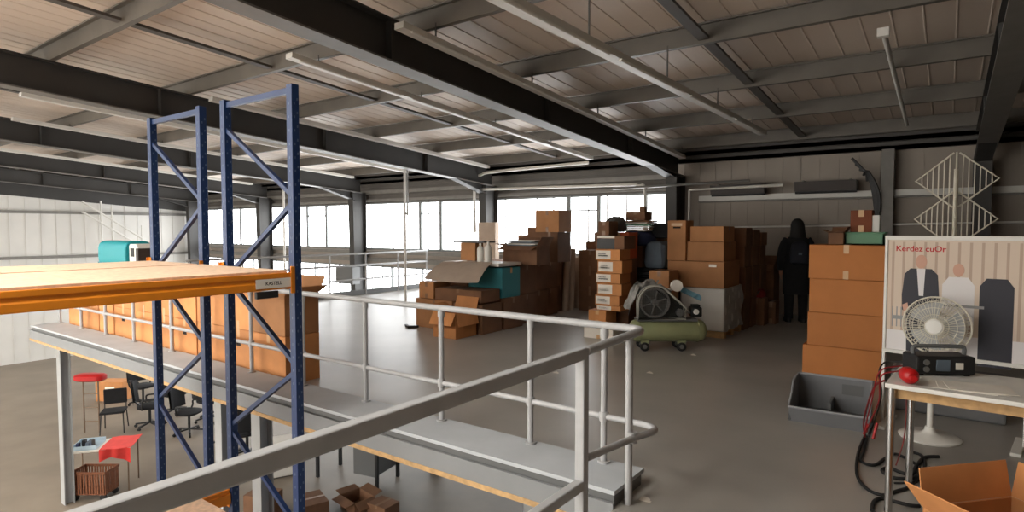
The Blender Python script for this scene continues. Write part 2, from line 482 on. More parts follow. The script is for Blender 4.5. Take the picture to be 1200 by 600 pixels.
# conduit and hanging loop at the second beam
t = thing('drop_pipe', 'pale vertical pipe dropping from the second roof beam with a short hooked loop', 'pipe', (-9.5, 9.1, 0))
MB().tube([(-9.5, 9.1, 0.0), (-9.5, 9.1, purlin_z(9.1) - .42)], .026, 8).build('pipe', M_pipe, t, smooth=True)
MB().tube(smooth_path([(-9.42, 9.1, purlin_z(9.1) - .35), (-9.42, 9.1, 1.95), (-9.44, 9.1, 1.93), (-9.5, 9.1, 1.93)], 4), .02, 8).build('loop', M_greymetal, t, smooth=True)
t = thing('drop_pipe', 'pair of pale pipes standing by the far column seen between the blue racks', 'pipe', (-14.3, 9.3, ZG))
for dx in (0, .35):
    MB().tube([(-14.3 + dx, 9.3, ZG), (-14.3 + dx, 9.3, purlin_z(9.3) - .02)], .03, 8).build('pipe', M_pipe, t, smooth=True)
# pipe run in front of the middle columns
t = thing('wall_pipe', 'pale pipe run crossing the column top and bending down beside it', 'pipe', (-4.9, 11.3, 2.5))
MB().tube(smooth_path([(-9.3, 11.32, 2.55), (-5.6, 11.32, 2.5), (-5.1, 11.32, 2.47), (-4.95, 11.32, 2.35), (-4.95, 11.32, 1.2)], 6), .03, 8).build('pipe', M_pipe, t, smooth=True)
MB().tube([(-5.6, 11.2, 2.42), (-2.9, 11.2, 2.46)], .025, 8).build('branch_pipe', M_greymetal, t, smooth=True)
MB().tube([(-4.1, 11.5, .7), (-4.1, 11.5, 2.35), (-2.4, 11.5, 2.38)], .03, 8).build('riser_pipe', M_pipe, t, smooth=True)
t = thing('wall_pipe', 'curved pale pipe looping down from the roof beside the second column', 'pipe', (-9.2, 11.2, 2.6))
MB().tube(smooth_path([(-6.2, 11.25, 3.0), (-8.6, 11.25, 2.95), (-9.1, 11.25, 2.9), (-9.32, 11.25, 2.7), (-9.32, 11.25, 1.5)], 6), .035, 8).build('pipe', M_pipe, t, smooth=True)
# beige boxed cladding on the second column
tag(MB().box(-9.18, -8.66, 11.2, 11.36, .3, 1.75).build('column_panel', M_tan, bevel=.01), 'flat beige panel fixed to the front of the second column', 'panel')
tag(MB().box(-14.5, -13.75, 11.1, 11.37, 0.0, .5).build('column_casing', M_lip, bevel=.01), 'dark box casing round the foot of the third column', 'casing')
# cable tray, heaters and post on the grey wall
def yw_(px, py): return at_y(px, py, 11.9)
a, c = yw_(820, 234), yw_(1100, 215)
t = thing('cable_tray', 'pale metal cable tray running along the grey wall above the person', 'tray', ((a.x + c.x) / 2, 11.85, a.z))
tr = MB(); tr.box(a.x, 2.2, 11.84, 11.99, a.z - .03, a.z + .07); tr.build('channel', M_pipe, t)
tr = MB(); tr.box(a.x, 2.2, 11.82, 11.99, a.z - .06, a.z - .035); tr.build('lower_flange', M_girt, t)
for px0, px1, lab in ((838, 900, 'dark tube heater on the grey wall, the one nearer the column'), (935, 1006, 'dark tube heater on the grey wall above the person')):
    p, q = yw_(px0, 216), yw_(px1, 214)
    h = thing('radiant_heater', lab, 'heater', ((p.x + q.x) / 2, 11.7, a.z + .2))
    hb = MB(); hb.prism([(11.62, a.z + .08), (11.8, a.z + .08), (11.84, a.z + .25), (11.58, a.z + .25)], p.x, q.x, 'x'); hb.build('reflector', M_heater, h)
    MB().tube([(p.x, 11.7, a.z + .07), (q.x, 11.7, a.z + .07)], .03, 10).build('tube', M_black, h, smooth=True)
    hb = MB()
    for xx in (p.x + .1, q.x - .12): hb.box(xx, xx + .03, 11.7, 12.0, a.z + .25, a.z + .28)
    hb.build('bracket', M_girt, h)
p = yw_(1040, 240)
MBp = MB(); MBp.box(p.x - .09, p.x + .09, 11.72, 11.98, 0, yw_(1040, 176).z); struct('wall_post_column', MBp, M_girt)
p = yw_(1026, 240)
fest = thing('hanging_cable', 'bundle of dark cables hanging down the grey wall beside the pale post', 'cable', (p.x, 11.7, 1.8))
for k in range(5):
    q = [(p.x - .35 + .06 * k, 11.7, a.z + .62 - .1 * k), (p.x - .1, 11.68 - .01 * k, a.z + .3 + .02 * k), (p.x + .02 * k, 11.66, a.z - .1), (p.x + .05 - .02 * k, 11.68, 1.4 - .05 * k), (p.x + .02 * k, 11.7, .9)]
    MB().tube(smooth_path(q), .022, 6).build('strand', M_black, fest, smooth=True)
g = MB(); g.tube([(-3.9, 11.85, 1.62), (2.2, 11.85, 1.72)], .018, 6)
tag(g.build('wall_conduit', M_pipe, smooth=True), 'thin pale conduit running low along the grey wall behind the person', 'conduit')
# stair handrail against the white gable wall
t = thing('stair_rail', 'pale stair handrail slanting down against the white end wall', 'rail', (XW + .6, 1.5, 0))
for k in range(2):
    p0 = at_x(96, 236 + 12 * k, XW + .5); p1 = at_x(166, 279 + 10 * k, XW + .5)
    MB().tube([p0, p1], .035, 8).build('rail', M_pipe, t, smooth=True)
for px in (118, 131, 166):
    p0 = at_x(px, 222 + (px - 96) * .6, XW + .5)
    MB().tube([(p0.x, p0.y, ZG), (p0.x, p0.y, p0.z)], .03, 8).build('post', M_pipe, t, smooth=True)

# ================================================================== RAILINGS
t = thing('guard_railing', 'pale grey tube railing along the far edge of the stairwell with a looped right end', 'railing', (-6.4, 3.4, .1))
RZ, MZ = 0.985, 0.40
top = [(-11.4, 3.4, RZ), (-1.62, 3.4, RZ)]
MB().tube(top + smooth_path([(-1.56, 3.4, RZ), (-1.50, 3.37, RZ), (-1.47, 3.3, RZ), (-1.47, 3.2, RZ), (-1.5, 2.72, RZ - .02)], 5), .024, 12).build('top_rail', M_greyrail, t, smooth=True)
MB().tube([(-11.4, 3.4, MZ), (-1.6, 3.4, MZ)] + smooth_path([(-1.48, 3.4, MZ), (-1.40, 3.37, MZ), (-1.38, 3.3, MZ), (-1.42, 3.15, MZ), (-1.5, 2.72, MZ)], 5), .02, 12).build('mid_rail', M_greyrail, t, smooth=True)
for x in (-1.75, -2.32, -3.16, -4.05, -4.95, -5.85, -6.75, -7.62, -8.68, -9.6, -10.5, -11.38):
    b = MB(); b.tube([(x, 3.4, .1), (x, 3.4, RZ - .01)], .021, 10)
    b.tube([(x, 3.4, RZ - .07), (x, 3.4, RZ - .02)], .027, 10); b.tube([(x, 3.4, MZ - .03), (x, 3.4, MZ + .03)], .03, 10)
    b.tube([(x, 3.4, .1), (x, 3.4, .112)], .04, 10)
    b.build('post', M_greyrail, t, smooth=True)
b = MB(); b.tube([(-1.46, 3.15, 0), (-1.46, 3.15, RZ - .01)], .022, 10); b.tube([(-1.44, 3.15, MZ - .03), (-1.44, 3.15, MZ + .03)], .032, 10)
b.build('post', M_greyrail, t, smooth=True)

t = thing('stair_handrail', 'heavy box-section grey handrail crossing the near side of the stairwell with its square end post', 'railing', (-1.51, 1.0, 0))
MB().bar((-1.51, -1.6, .957), (-1.51, 2.70, .957), .055, .062).build('hand_rail', M_greyrail, t, bevel=.008)
MB().bar((-1.51, -1.6, .27), (-1.51, 2.68, .27), .05, .055).build('lower_rail', M_greyrail, t, bevel=.008)
MB().box(-1.537, -1.483, 2.66, 2.714, -.0, .985).build('post', M_greyrail, t, bevel=.006)
MB().box(-1.537, -1.483, -1.5, -1.446, -.0, .985).build('post', M_greyrail, t, bevel=.006)

# railing along the left edge of the loft floor
t = thing('guard_railing', 'far tube railing at the left edge of the bright loft floor before the pale panes', 'railing', (-11.45, 8.0, 0))
for z, nm in ((1.0, 'top_rail'), (.72, 'mid_rail'), (.38, 'lower_rail')):
    MB().tube([(-11.45, 5.4, z), (-11.45, 11.8, z)], .022, 8).build(nm, M_greyrail, t, smooth=True)
MB().box(-11.48, -11.45, 5.4, 11.8, 0, .12).build('toe_board', M_lip, t)
for i in range(7):
    yy = 5.45 + i * 1.05
    MB().tube([(-11.45, yy, 0), (-11.45, yy, 1.0)], .02, 8).build('post', M_greyrail, t, smooth=True)

# ================================================================== PALLET RACKS
UP_TOP = 2.67
def upright(parent, x, y, sx):
    b = MB()
    w, d, th = .035, .062, .004
    b.prism([(x - w, y - d / 2), (x + w, y - d / 2), (x + w, y + d / 2), (x + w - .014, y + d / 2), (x + w - .014, y + d / 2 - th), (x + w - th, y + d / 2 - th), (x + w - th, y - d / 2 + th), (x - w + th, y - d / 2 + th),
             (x - w + th, y + d / 2 - th), (x - w + .014, y + d / 2 - th), (x - w + .014, y + d / 2), (x - w, y + d / 2)], ZG + .01, UP_TOP, 'z')
    u = b.build('upright', M_blue, parent, bevel=.002, seg=1)
    s = MB(); z = ZG + .12
    while z < UP_TOP - .05:
        s.box(x + w - .002, x + w + .0012, y - .014, y - .004, z, z + .018); s.box(x + w - .002, x + w + .0012, y + .010, y + .020, z + .03, z + .048)
        s.box(x - .005, x + .005, y - d / 2 - .0012, y - d / 2 + .002, z, z + .018)
        z += .1
    s.build('slots', M_slot, u)['kind'] = 'stuff'
    f = MB(); f.box(x - .06, x + .06, y - .06, y + .06, ZG, ZG + .01); f.build('foot_plate', M_blue, u)
def rack(label, xf, xb, low, y0=-.03, y1=2.67):
    t = thing('pallet_rack', label, 'rack', ((xf + xb) / 2, (y0 + y1) / 2, ZG))
    for y in (y0, y1):
        for x in (xf, xb): upright(t, x, y, 1)
        b = MB(); b.bar((xf - .03, y, UP_TOP - .04), (xb + .03, y, UP_TOP - .04), .03, .045)
        b.build('top_strut', M_blue, t)
        xi0, xi1 = xf - .03, xb + .03
        z = 2.42; k = 0
        while z > ZG + .7:
            if k % 2 == 0: p0, p1 = (xi1, y - .0, z), (xi0, y - .0, z - .56)
            else: p0, p1 = (xi0, y, z), (xi1, y, z - .56)
            b = MB(); b.bar(p0, p1, .034, .034); b.build('brace', M_blue, t)
            z -= .64; k += 1
    for zt in ((1.29, -.62) if low else (1.29,)):
        for x in (xf, xb):
            b = MB(); sgn = 1 if x == xf else -1
            b.prism([(x + sgn * .03, zt - .135), (x + sgn * .03, zt - .085), (x + sgn * .02, zt - .078), (x + sgn * .02, zt - .058), (x + sgn * .03, zt - .05), (x + sgn * .03, zt - .015), (x - sgn * .004, zt - .015), (x - sgn * .004, zt - .045), (x - sgn * .022, zt - .045), (x - sgn * .022, zt - .135)], y0 + .036, y1 - .036, 'y')
            bm_ = b.build('beam', M_orange, t, bevel=.004)
            for y, s in ((y1, -1), (y0, 1)):
                c = MB(); c.box(x + sgn * .037, x + sgn * .043, y - s * -1 * 0 - .066, y - .03, zt - .17, zt + .03); c.box(x + sgn * .0, x + sgn * .043, y + s * .036, y + s * .044, zt - .17, zt + .03)
                c.build('end_connector', M_orange, bm_, bevel=.002, seg=1)
        b = MB(); b.box(xb + .03 - (.22 if zt < 0 else (.37 if low else 0)), xf - .03, y0 + .05, y1 - (.05 if zt > 0 else .3), zt - .014 if zt < 0 else zt - .038, zt + (.02 if zt < 0 else 0))
        b.build('deck_board', M_chip, t, bevel=.002, seg=1)
    return t
rk = rack('blue steel pallet rack with orange beams and chipboard deck, nearer one by the handrail', -3.97, -4.92, True)
rack('blue steel pallet rack with orange beams, the one standing behind the nearer rack', -5.33, -6.28, False)
# label plate on the near orange beam
pl = thing('beam_label', 'pale printed label plate on the end of the near orange rack beam', 'label', (-3.935, 2.3, 1.2))
xl = -3.9388
b = MB(); b.box(xl, xl + .002, 2.33, 2.62, 1.17, 1.238); b.build('plate', M_paper, pl)
def text(name, body, size, loc, rot, m, parent, align='CENTER', ext=.0004):
    c = bpy.data.curves.new(name, 'FONT'); c.body = body; c.size = size; c.align_x = align; c.align_y = 'CENTER'; c.extrude = ext; c.offset = .001
    c.materials.append(m)
    tmp = bpy.data.objects.new(name, c); COL.objects.link(tmp); bpy.context.view_layer.update()
    me = bpy.data.meshes.new_from_object(tmp.evaluated_get(bpy.context.evaluated_depsgraph_get()))
    bpy.data.objects.remove(tmp); o = bpy.data.objects.new(name, me); COL.objects.link(o)
    o.parent = parent; o.location = Vector(loc) - parent.location; o.rotation_euler = rot
    return o
text('lettering', 'KASTELL', .034, (xl + .0026, 2.47, 1.204), (R(90), 0, R(90)), M_tie, pl)
b = MB(); b.box(-3.958, -3.925, 2.33, 2.5, 1.10, 1.15)
tag(b.build('scanner_box', M_black, bevel=.004), 'small black box clipped under the end of the near orange beam', 'box')

# ================================================================== CARTONS
def carton(x0, x1, y0, y1, z0, z1, label, group=None, m=None, yaw=0.0, seam='y', tape=True, name='cardboard_box', holes=False, topm=None, flaps=None, gap=.006):
    x0, x1 = sorted((x0, x1)); m = m or M_card
    w, d, h = (x1 - x0) / 2 - gap, (y1 - y0) / 2 - gap, z1 - z0 - .003
    b = MB(); Rz = Matrix()
    if flaps:   # open carton: four walls, floor and hanging flaps
        th = .008
        b.box(-w, w, -d, -d + th, 0, h); b.box(-w, w, d - th, d, 0, h); b.box(-w, -w + th, -d, d, 0, h); b.box(w - th, w, -d, d, 0, h); b.box(-w, w, -d, d, 0, th)
    else:
        b.box(-w, w, -d, d, 0, h - .005)
        if seam == 'y':
            b.box(-w, -.0025, -d, d, h - .005, h); b.box(.0025, w, -d, d, h - .005, h)
        else:
            b.box(-w, w, -d, -.0025, h - .005, h); b.box(-w, w, .0025, d, h - .005, h)
    o = b.build(name, m, bevel=.004, seg=1)
    o.location = ((x0 + x1) / 2, (y0 + y1) / 2, z0); o.rotation_euler = (0, 0, yaw)
    tag(o, label, 'box', group)
    if flaps:
        ln = min(.28, min(w, d) * .9)
        for nm, ax, s, ang in (('flap', 'x', 1, flaps[0]), ('flap', 'x', -1, flaps[1]), ('flap', 'y', -1, flaps[2]), ('flap', 'y', 1, flaps[3])):
            f = MB(); a = R(ang)     # angle above horizontal, outward
            if ax == 'x': p0 = Vector((s * w, 0, h)); dr = Vector((s * math.cos(a), 0, math.sin(a))); hw = Vector((0, d, 0))
            else: p0 = Vector((0, s * d, h)); dr = Vector((0, s * math.cos(a), math.sin(a))); hw = Vector((w, 0, 0))
            nrm = dr.cross(hw).normalized() * .003
            p1 = p0 + dr * ln
            f.hexa([p0 - hw - nrm, p0 + hw - nrm, p1 + hw * .97 - nrm, p1 - hw * .97 - nrm, p0 - hw + nrm, p0 + hw + nrm, p1 + hw * .97 + nrm, p1 - hw * .97 + nrm])
            f.build('flap', m, o, world=False)
    elif tape:
        tm_ = M_tapedark if m in (M_cardd, M_card) else M_tape; tw = .026; tl = min(.09, h * .3); tb = MB()
        if seam == 'y':
            tb.box(-tw, tw, -d - .001, d + .001, h - .0005, h + .0012); tb.box(-tw, tw, -d - .0014, -d + .002, h - tl, h + .001); tb.box(-tw, tw, d - .002, d + .0014, h - tl, h + .001)
        else:
            tb.box(-w - .001, w + .001, -tw, tw, h - .0005, h + .0012); tb.box(w - .002, w + .0014, -tw, tw, h - tl, h + .001); tb.box(-w - .0014, -w + .002, -tw, tw, h - tl, h + .001)
        tb.build('tape', tm_, o, world=False)
        if seam == 'y': MB().box(-tw, tw, -d - .0014, -d + .002, 0, tl).build('tape', tm_, o, world=False)
    if holes:
        hb = MB()
        hb.box(-.045, .045, -d - .0015, -d + .002, h * .62, h * .62 + .035)
        hb.build('hand_hole', M_slotdark, o, world=False)
    return o
def label_on(o, m, u0, u1, v0, v1, face='front'):
    """a flat sticker on the front (-y) or right (+x) face, in shares of the face"""
    bb = [Vector(c) for c in o.bound_box]
    xs = (min(v.x for v in bb), max(v.x for v in bb)); ys = (min(v.y for v in bb), max(v.y for v in bb)); zs = (min(v.z for v in bb), max(v.z for v in bb))
    L = lambda r, s: r[0] + (r[1] - r[0]) * s
    b = MB()
    if face == 'front': b.box(L(xs, u0), L(xs, u1), ys[0] - .0012, ys[0] + .002, L(zs, v0), L(zs, v1))
    else: b.box(xs[1] - .002, xs[1] + .0012, L(ys, u0), L(ys, u1), L(zs, v0), L(zs, v1))
    return b.build('sticker', m, o, world=False)
def fr(px0, px1, y, pyt):
    a, c = at_y(px0, pyt, y), at_y(px1, pyt, y); return a.x, c.x, (a.z + c.z) / 2

# --- the row behind the railing (seen under the orange beam), two layers, right to left
widths = [.62, .5, .64, .58, .46, .66, .6, .52, .62, .56]
x = -5.40
ords = ['first', 'second', 'third', 'fourth', 'fifth', 'sixth', 'seventh', 'eighth', 'ninth', 'tenth']
GL = 'cartons in the row behind the railing'
for i, w in enumerate(widths):
    dpt = .42 + .05 * (i % 3)
    o = carton(x - w, x, 3.5, 3.5 + dpt, 0, .5, 'brown carton in the row behind the railing, bottom layer, %s from the right' % ords[i], GL, m=M_cardo, holes=(i in (1, 3, 6)))
    if i == 2:
        label_on(o, M_paper, .12, .4, .55, .95); label_on(o, M_paper, .2, .32, .2, .5)
    if i == 0: carton(x - w, x, 3.5, 3.5 + dpt, .5, .93, 'open brown carton with spread flaps on the right end of the row behind the railing', GL, m=M_card, flaps=(28, 40, 84, 60))
    elif i in (4,): carton(x - w, x, 3.5, 3.5 + dpt, .5, .88, 'lower carton of the top layer in the row behind the railing, between two taller ones', GL, m=M_cardo)
    else: carton(x - w, x, 3.5, 3.5 + dpt, .5, .98 + .02 * (i % 3), 'brown carton in the row behind the railing, top layer, %s from the right' % ords[i], GL, m=M_cardo, holes=(i in (2, 5)))
    x -= w + .02
# teal case and machine on top of that row
p = at_y(125, 303, 3.85)
tc = thing('teal_case', 'rounded teal plastic case lying on the cartons at the left end', 'case', (-9.95, 3.85, 1.02))
zt_ = 1.02
b = MB(); b.rings([[(xx, 3.85 + .19 * math.copysign(abs(math.cos(a)) ** .55, math.cos(a)), zt_ + .2 + .2 * math.copysign(abs(math.sin(a)) ** .55, math.sin(a))) for a in [2 * math.pi * k / 24 for k in range(24)]] for xx in (-10.55, -10.52, -9.62, -9.58)])
b.build('shell', M_teal, tc, bevel=.02, smooth=True)
b = MB(); b.box(-10.54, -9.59, 3.655, 3.66, zt_ + .05, zt_ + .075); b.build('seam_strip', M_tealdark, tc)
mc = thing('printer', 'small white and grey machine with a dark window beside the teal case', 'machine', (-9.38, 3.85, 1.02))
b = MB(); b.prism([(-9.53, zt_), (-9.24, zt_), (-9.24, zt_ + .3), (-9.3, zt_ + .36), (-9.5, zt_ + .36), (-9.53, zt_ + .33)], 3.7, 4.0, 'y'); b.build('housing', M_white, mc, bevel=.01)
b = MB(); b.box(-9.47, -9.36, 3.693, 3.702, zt_ + .18, zt_ + .3); b.build('window', M_black, mc)
b = MB(); b.box(-9.3, -9.22, 3.69, 3.98, zt_, zt_ + .3); b.build('side_cover', M_heater, mc, bevel=.01)
b = MB(); b.box(-9.5, -9.4, 3.68, 3.70, zt_ + .02, zt_ + .1); b.build('outlet', M_black, mc)

# --- the long row in the middle of the floor
GM = 'cartons of the long row in the middle of the loft'
def mid(px0, px1, y, pyt, dep, z0, label, **k):
    a, c, zt = fr(px0, px1, y, pyt); return carton(a, c, y, y + dep, z0, zt, label, GM, **k)
a, c, zt = fr(507, 534, 6.42, 366)
carton(a, c, 6.42, 6.9, 0, zt, 'small pale brown carton standing in front of the long middle row, nearest of all', GM, m=M_cardo, flaps=(-75, 25, -60, 70))
x0a = fr(487, 530, 6.95, 350)
carton(x0a[0], x0a[1], 6.95, 7.45, 0, .47, 'brown carton at the near left corner of the long middle row, bottom layer', GM, m=M_card)
carton(x0a[1] + .01, -5.62, 6.95, 7.45, 0, .45, 'brown carton at the near right corner of the long middle row, bottom layer', GM, m=M_cardd)
o = carton(x0a[0] + .02, x0a[0] + .36, 7.0, 7.4, .47, .74, 'short brown carton under the left edge of the bent card sheet', GM, m=M_card)
carton(x0a[0] + .4, -5.66, 6.98, 7.45, .47, .66, 'dark brown carton under the bent card sheet, second layer', GM, m=M_cardd)
# bent card sheet
p = [at_y(497, 332, 6.95), at_y(560, 337, 6.88), at_y(577, 308, 7.5), at_y(520, 307, 7.65)]
A, B, C_, D = p
A.z = .80; B.z = .80; C_ = at_y(577, 308, 7.46); D = at_y(520, 307, 7.46); C_.z = 1.07; D.z = 1.05
def sheet(u, v):
    q = (A * (1 - u) + B * u) * (1 - v) + (D * (1 - u) + C_ * u) * v
    return q + Vector((0, 0, .035 * math.sin(math.pi * v) - .025 * math.sin(math.pi * u) * (1 - v)))
tag(MB().grid(sheet, 14, 10, .008).build('card_sheet', M_sheetcard, smooth=True), 'large pale bent card sheet lying slanted over the near end of the middle row', 'sheet')
# long row behind: right-hand column in view, two layers, and the left-hand column
yy = 7.5
nm = ['nearest', 'second', 'third', 'fourth', 'fifth', 'farthest']
for i in range(6):
    xr = -5.62 - .11 * i
    for lay in (0, 1):
        zt0 = (0, .5)[lay]; zt1 = (.5, 1.02 - .02 * (i % 2))[lay]
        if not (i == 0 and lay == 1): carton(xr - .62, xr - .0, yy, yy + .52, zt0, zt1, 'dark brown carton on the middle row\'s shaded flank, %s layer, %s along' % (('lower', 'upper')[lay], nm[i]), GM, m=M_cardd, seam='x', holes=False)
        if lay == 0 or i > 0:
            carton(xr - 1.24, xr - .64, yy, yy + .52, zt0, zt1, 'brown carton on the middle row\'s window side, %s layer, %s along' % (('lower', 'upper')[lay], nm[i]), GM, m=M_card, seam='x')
    yy += .54
TOPZ = 1.0
a, c, zt = fr(556, 600, 7.5, 303)
carton(-6.36, -5.66, 7.5, 8.0, .5, .98, 'teal carton set among the brown ones under a white board in the middle row', GM, m=M_tealdark, seam='x')
carton(-6.86, -6.38, 7.5, 8.0, .5, 1.0, 'brown carton beside the teal one, under the white board', GM, m=M_cardd)
b = MB(); b.box(-6.84, -5.68, 7.44, 8.06, 1.0, 1.05)
o = b.build('foam_board', M_white, bevel=.006); tag(o, 'thick white board lying on the teal carton of the middle row', 'board')
a, c, zt = fr(539, 557, 7.75, 283)
carton(a, c, 7.75, 7.98, 1.06, zt - .02, 'little brown carton with a dark lid standing on the white board', GM, m=M_card, tape=False)
lid = MB(); lid.box(a - .1, c + .22, 7.7, 8.03, zt - .02, zt + .01); tag(lid.build('dark_tray', M_lip, bevel=.004), 'flat dark tray lying over the little carton on the white board', 'tray')
def jug(px, y, pyt, r, lab, m=None):
    q = at_y(px, pyt, y); t_ = thing('plastic_jug', lab, 'jug', (q.x, y, 1.06)); h = q.z - 1.06
    MB().lathe([(r, 0), (r, h * .68), (r * .7, h * .8), (r * .3, h * .86), (r * .3, h * .93)], Matrix.Translation((q.x, y, 1.06))).build('body', m or M_white, t_, smooth=True)
    MB().lathe([(r * .36, h * .9), (r * .36, h)], Matrix.Translation((q.x, y, 1.06)), 14).build('cap', M_white, t_, smooth=True)
jug(563, 7.62, 285, .055, 'white plastic jug on the white board, the left one of two'); jug(572, 7.62, 283, .06, 'white plastic jug on the white board, the right one of two')
# items on top of the row
a, c, zt = fr(597, 637, 8.3, 285)
carton(a, c, 8.1, 8.5, TOPZ, zt - .04, 'open brown carton stuffed with papers on top of the middle row', GM, m=M_cardd, flaps=(60, 10, -20, 50))
pp = thing('paper_stack', 'loose stack of grey folders lying on the paper-filled carton of the middle row', 'papers', ((a + c) / 2, 8.3, zt - .06))
for k in range(5):
    b = MB(); Rm = Matrix.Translation(((a + c) / 2 + .02 * (k % 3), 8.3, zt - .04 + .018 * k)) @ Matrix.Rotation(R(8 * (k % 3) - 8), 4, 'Z'); b.box(-.3, .26, -.16, .16, 0, .016, Rm)
    b.build('folder', (M_bluegrey, M_paper, M_lip)[k % 3], pp)
a, c, zt = fr(627, 655, 9.0, 246)
z1 = fr(627, 655, 9.0, 272)[2]; z2 = fr(640, 662, 9.0, 297)[2]
carton(a, c, 9.0, 9.45, z1 + .0, zt, 'brown carton crowning the tower on the middle row', GM, m=M_card)
carton(a + .12, c - .02, 9.0, 9.45, 1.0, z1 - .0, 'dark carton carrying the tower top on the middle row', GM, m=M_cardd)
b0 = fr(616, 632, 9.5, 266)
carton(b0[0], a + .06, 9.55, 9.95, 1.0, b0[2], 'stepped brown carton leaning behind the tower of the middle row, the taller step', GM, m=M_cardd)
b1 = fr(607, 616, 9.5, 275)
carton(b1[0] - .05, b0[0] - .01, 9.55, 9.95, 1.0, b1[2], 'stepped brown carton leaning behind the tower of the middle row, the lower step', GM, m=M_cardd)
# cardboard tubes and rolls standing at the far end
for k, (px, y, pyt, r) in enumerate(((663, 10.0, 288, .07), (669, 10.15, 292, .06), (676, 10.5, 302, .09), (683, 11.2, 304, .07), (690, 11.35, 312, .06))):
    q = at_y(px, pyt, y); t_ = thing('cardboard_tube', 'tall pale tube at the far end of the middle row, %s from the tower' % ords[k], 'tube', (q.x, y, 0), 0, 'rolls at the far end of the middle row')
    MB().tube([(q.x, y, 0), (q.x + .02, y + .04, q.z)], r, 14).build('roll', M_tan, t_, smooth=True)
    MB().tube([(q.x + .02, y + .04, q.z), (q.x + .021, y + .041, q.z + .012)], r * .8, 14).build('end_cap', M_paper, t_, smooth=True)

# --- the slim tower of small labelled cartons
GT = 'small labelled cartons in the slim tower'
a, c, _ = fr(698, 729, 7.85, 340)
zs = [.40]
for py in (358, 346, 332, 320, 305, 292): zs.append(at_y(712, py, 7.85).z)
carton(a - .1, a + .2, 7.8, 8.15, .2, .40, 'pale brown carton second from the floor in the slim tower by the compressor', GT, m=M_cardo)
carton(a - .12, c - .06, 7.7, 8.12, 0, .2, 'white and brown carton on the floor at the foot of the slim tower', GT, m=M_paper)
wd = ['lowest', 'second', 'third', 'fourth', 'fifth', 'topmost']
for k in range(6):
    dx = (.0, -.02, .015, -.01, .02, -.015)[k]
    o = carton(a + dx, c + dx - .02, 7.85, 8.2, zs[k], zs[k + 1], 'small carton with a white printed label, %s of six in the slim tower' % wd[k], GT, m=M_cardo, tape=False)
    label_on(o, M_paper, .04, .62, .12, .88)
    label_on(o, M_tie, .12, .5, .36, .46); label_on(o, M_tie, .12, .42, .56, .62)
z = zs[-1]; zt = at_y(712, 276, 7.85).z
o = carton(a + .0, c + .03, 7.85, 8.25, z, zt, 'carton with a black front and white top edge on the slim tower', GT, m=M_cardd, tape=False)
label_on(o, M_black, .03, .66, .02, .78); label_on(o, M_paper, .03, .66, .82, .99)
z2 = at_y(712, 259, 7.85).z
carton(a, a + .19, 7.9, 8.2, zt, z2, 'reddish brown carton at the very top of the slim tower', GT, m=M_cardd)
b = MB(); q = at_y(733, 275, 8.35)

# --- stepped pyramid of cartons behind the tower
GP = 'stepped cartons in front of the bright panes'
for k, (p0, p1, pt, lo) in enumerate(((656, 676, 302, 0), (664, 688, 293, 0), (672, 694, 283, 0), (682, 700, 272, 0))):
    a_, c_, zt_ = fr(p0 + 14, p1 + 14, 10.2 + .0 * k, pt)
    # a column of two or three cartons
    n = 3; base = 0
    if k < 1: continue
    y0_ = 10.2 + .42 * (k - 1)
    a_, c_, zt_ = fr(p0 + 14, p1 + 14, y0_, pt)
    for j in range(n):
        carton(a_, c_ + .05, y0_, y0_ + .4, base + zt_ * j / n, base + zt_ * (j + 1) / n, 'brown carton in the stepped stack before the bright panes, %s column, %s' % (['', 'lowest', 'middle', 'tallest'][k], ['bottom', 'centre', 'top'][j]), GP, m=M_cardd)

# --- the big heap behind the compressor
GH = 'cartons in the heap behind the compressor'
H = []
def heap(px0, px1, y, pyt, dep, z0, label, **k):
    a, c, zt = fr(px0, px1, y, pyt); carton(a, c, y, y + dep, z0, zt, label, GH, **k); return a, c, zt
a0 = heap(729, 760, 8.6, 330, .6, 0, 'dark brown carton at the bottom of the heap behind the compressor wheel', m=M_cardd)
a1 = heap(761, 779, 8.6, 326, .6, 0, 'dark brown carton at the bottom of the heap behind the compressor motor', m=M_cardd)
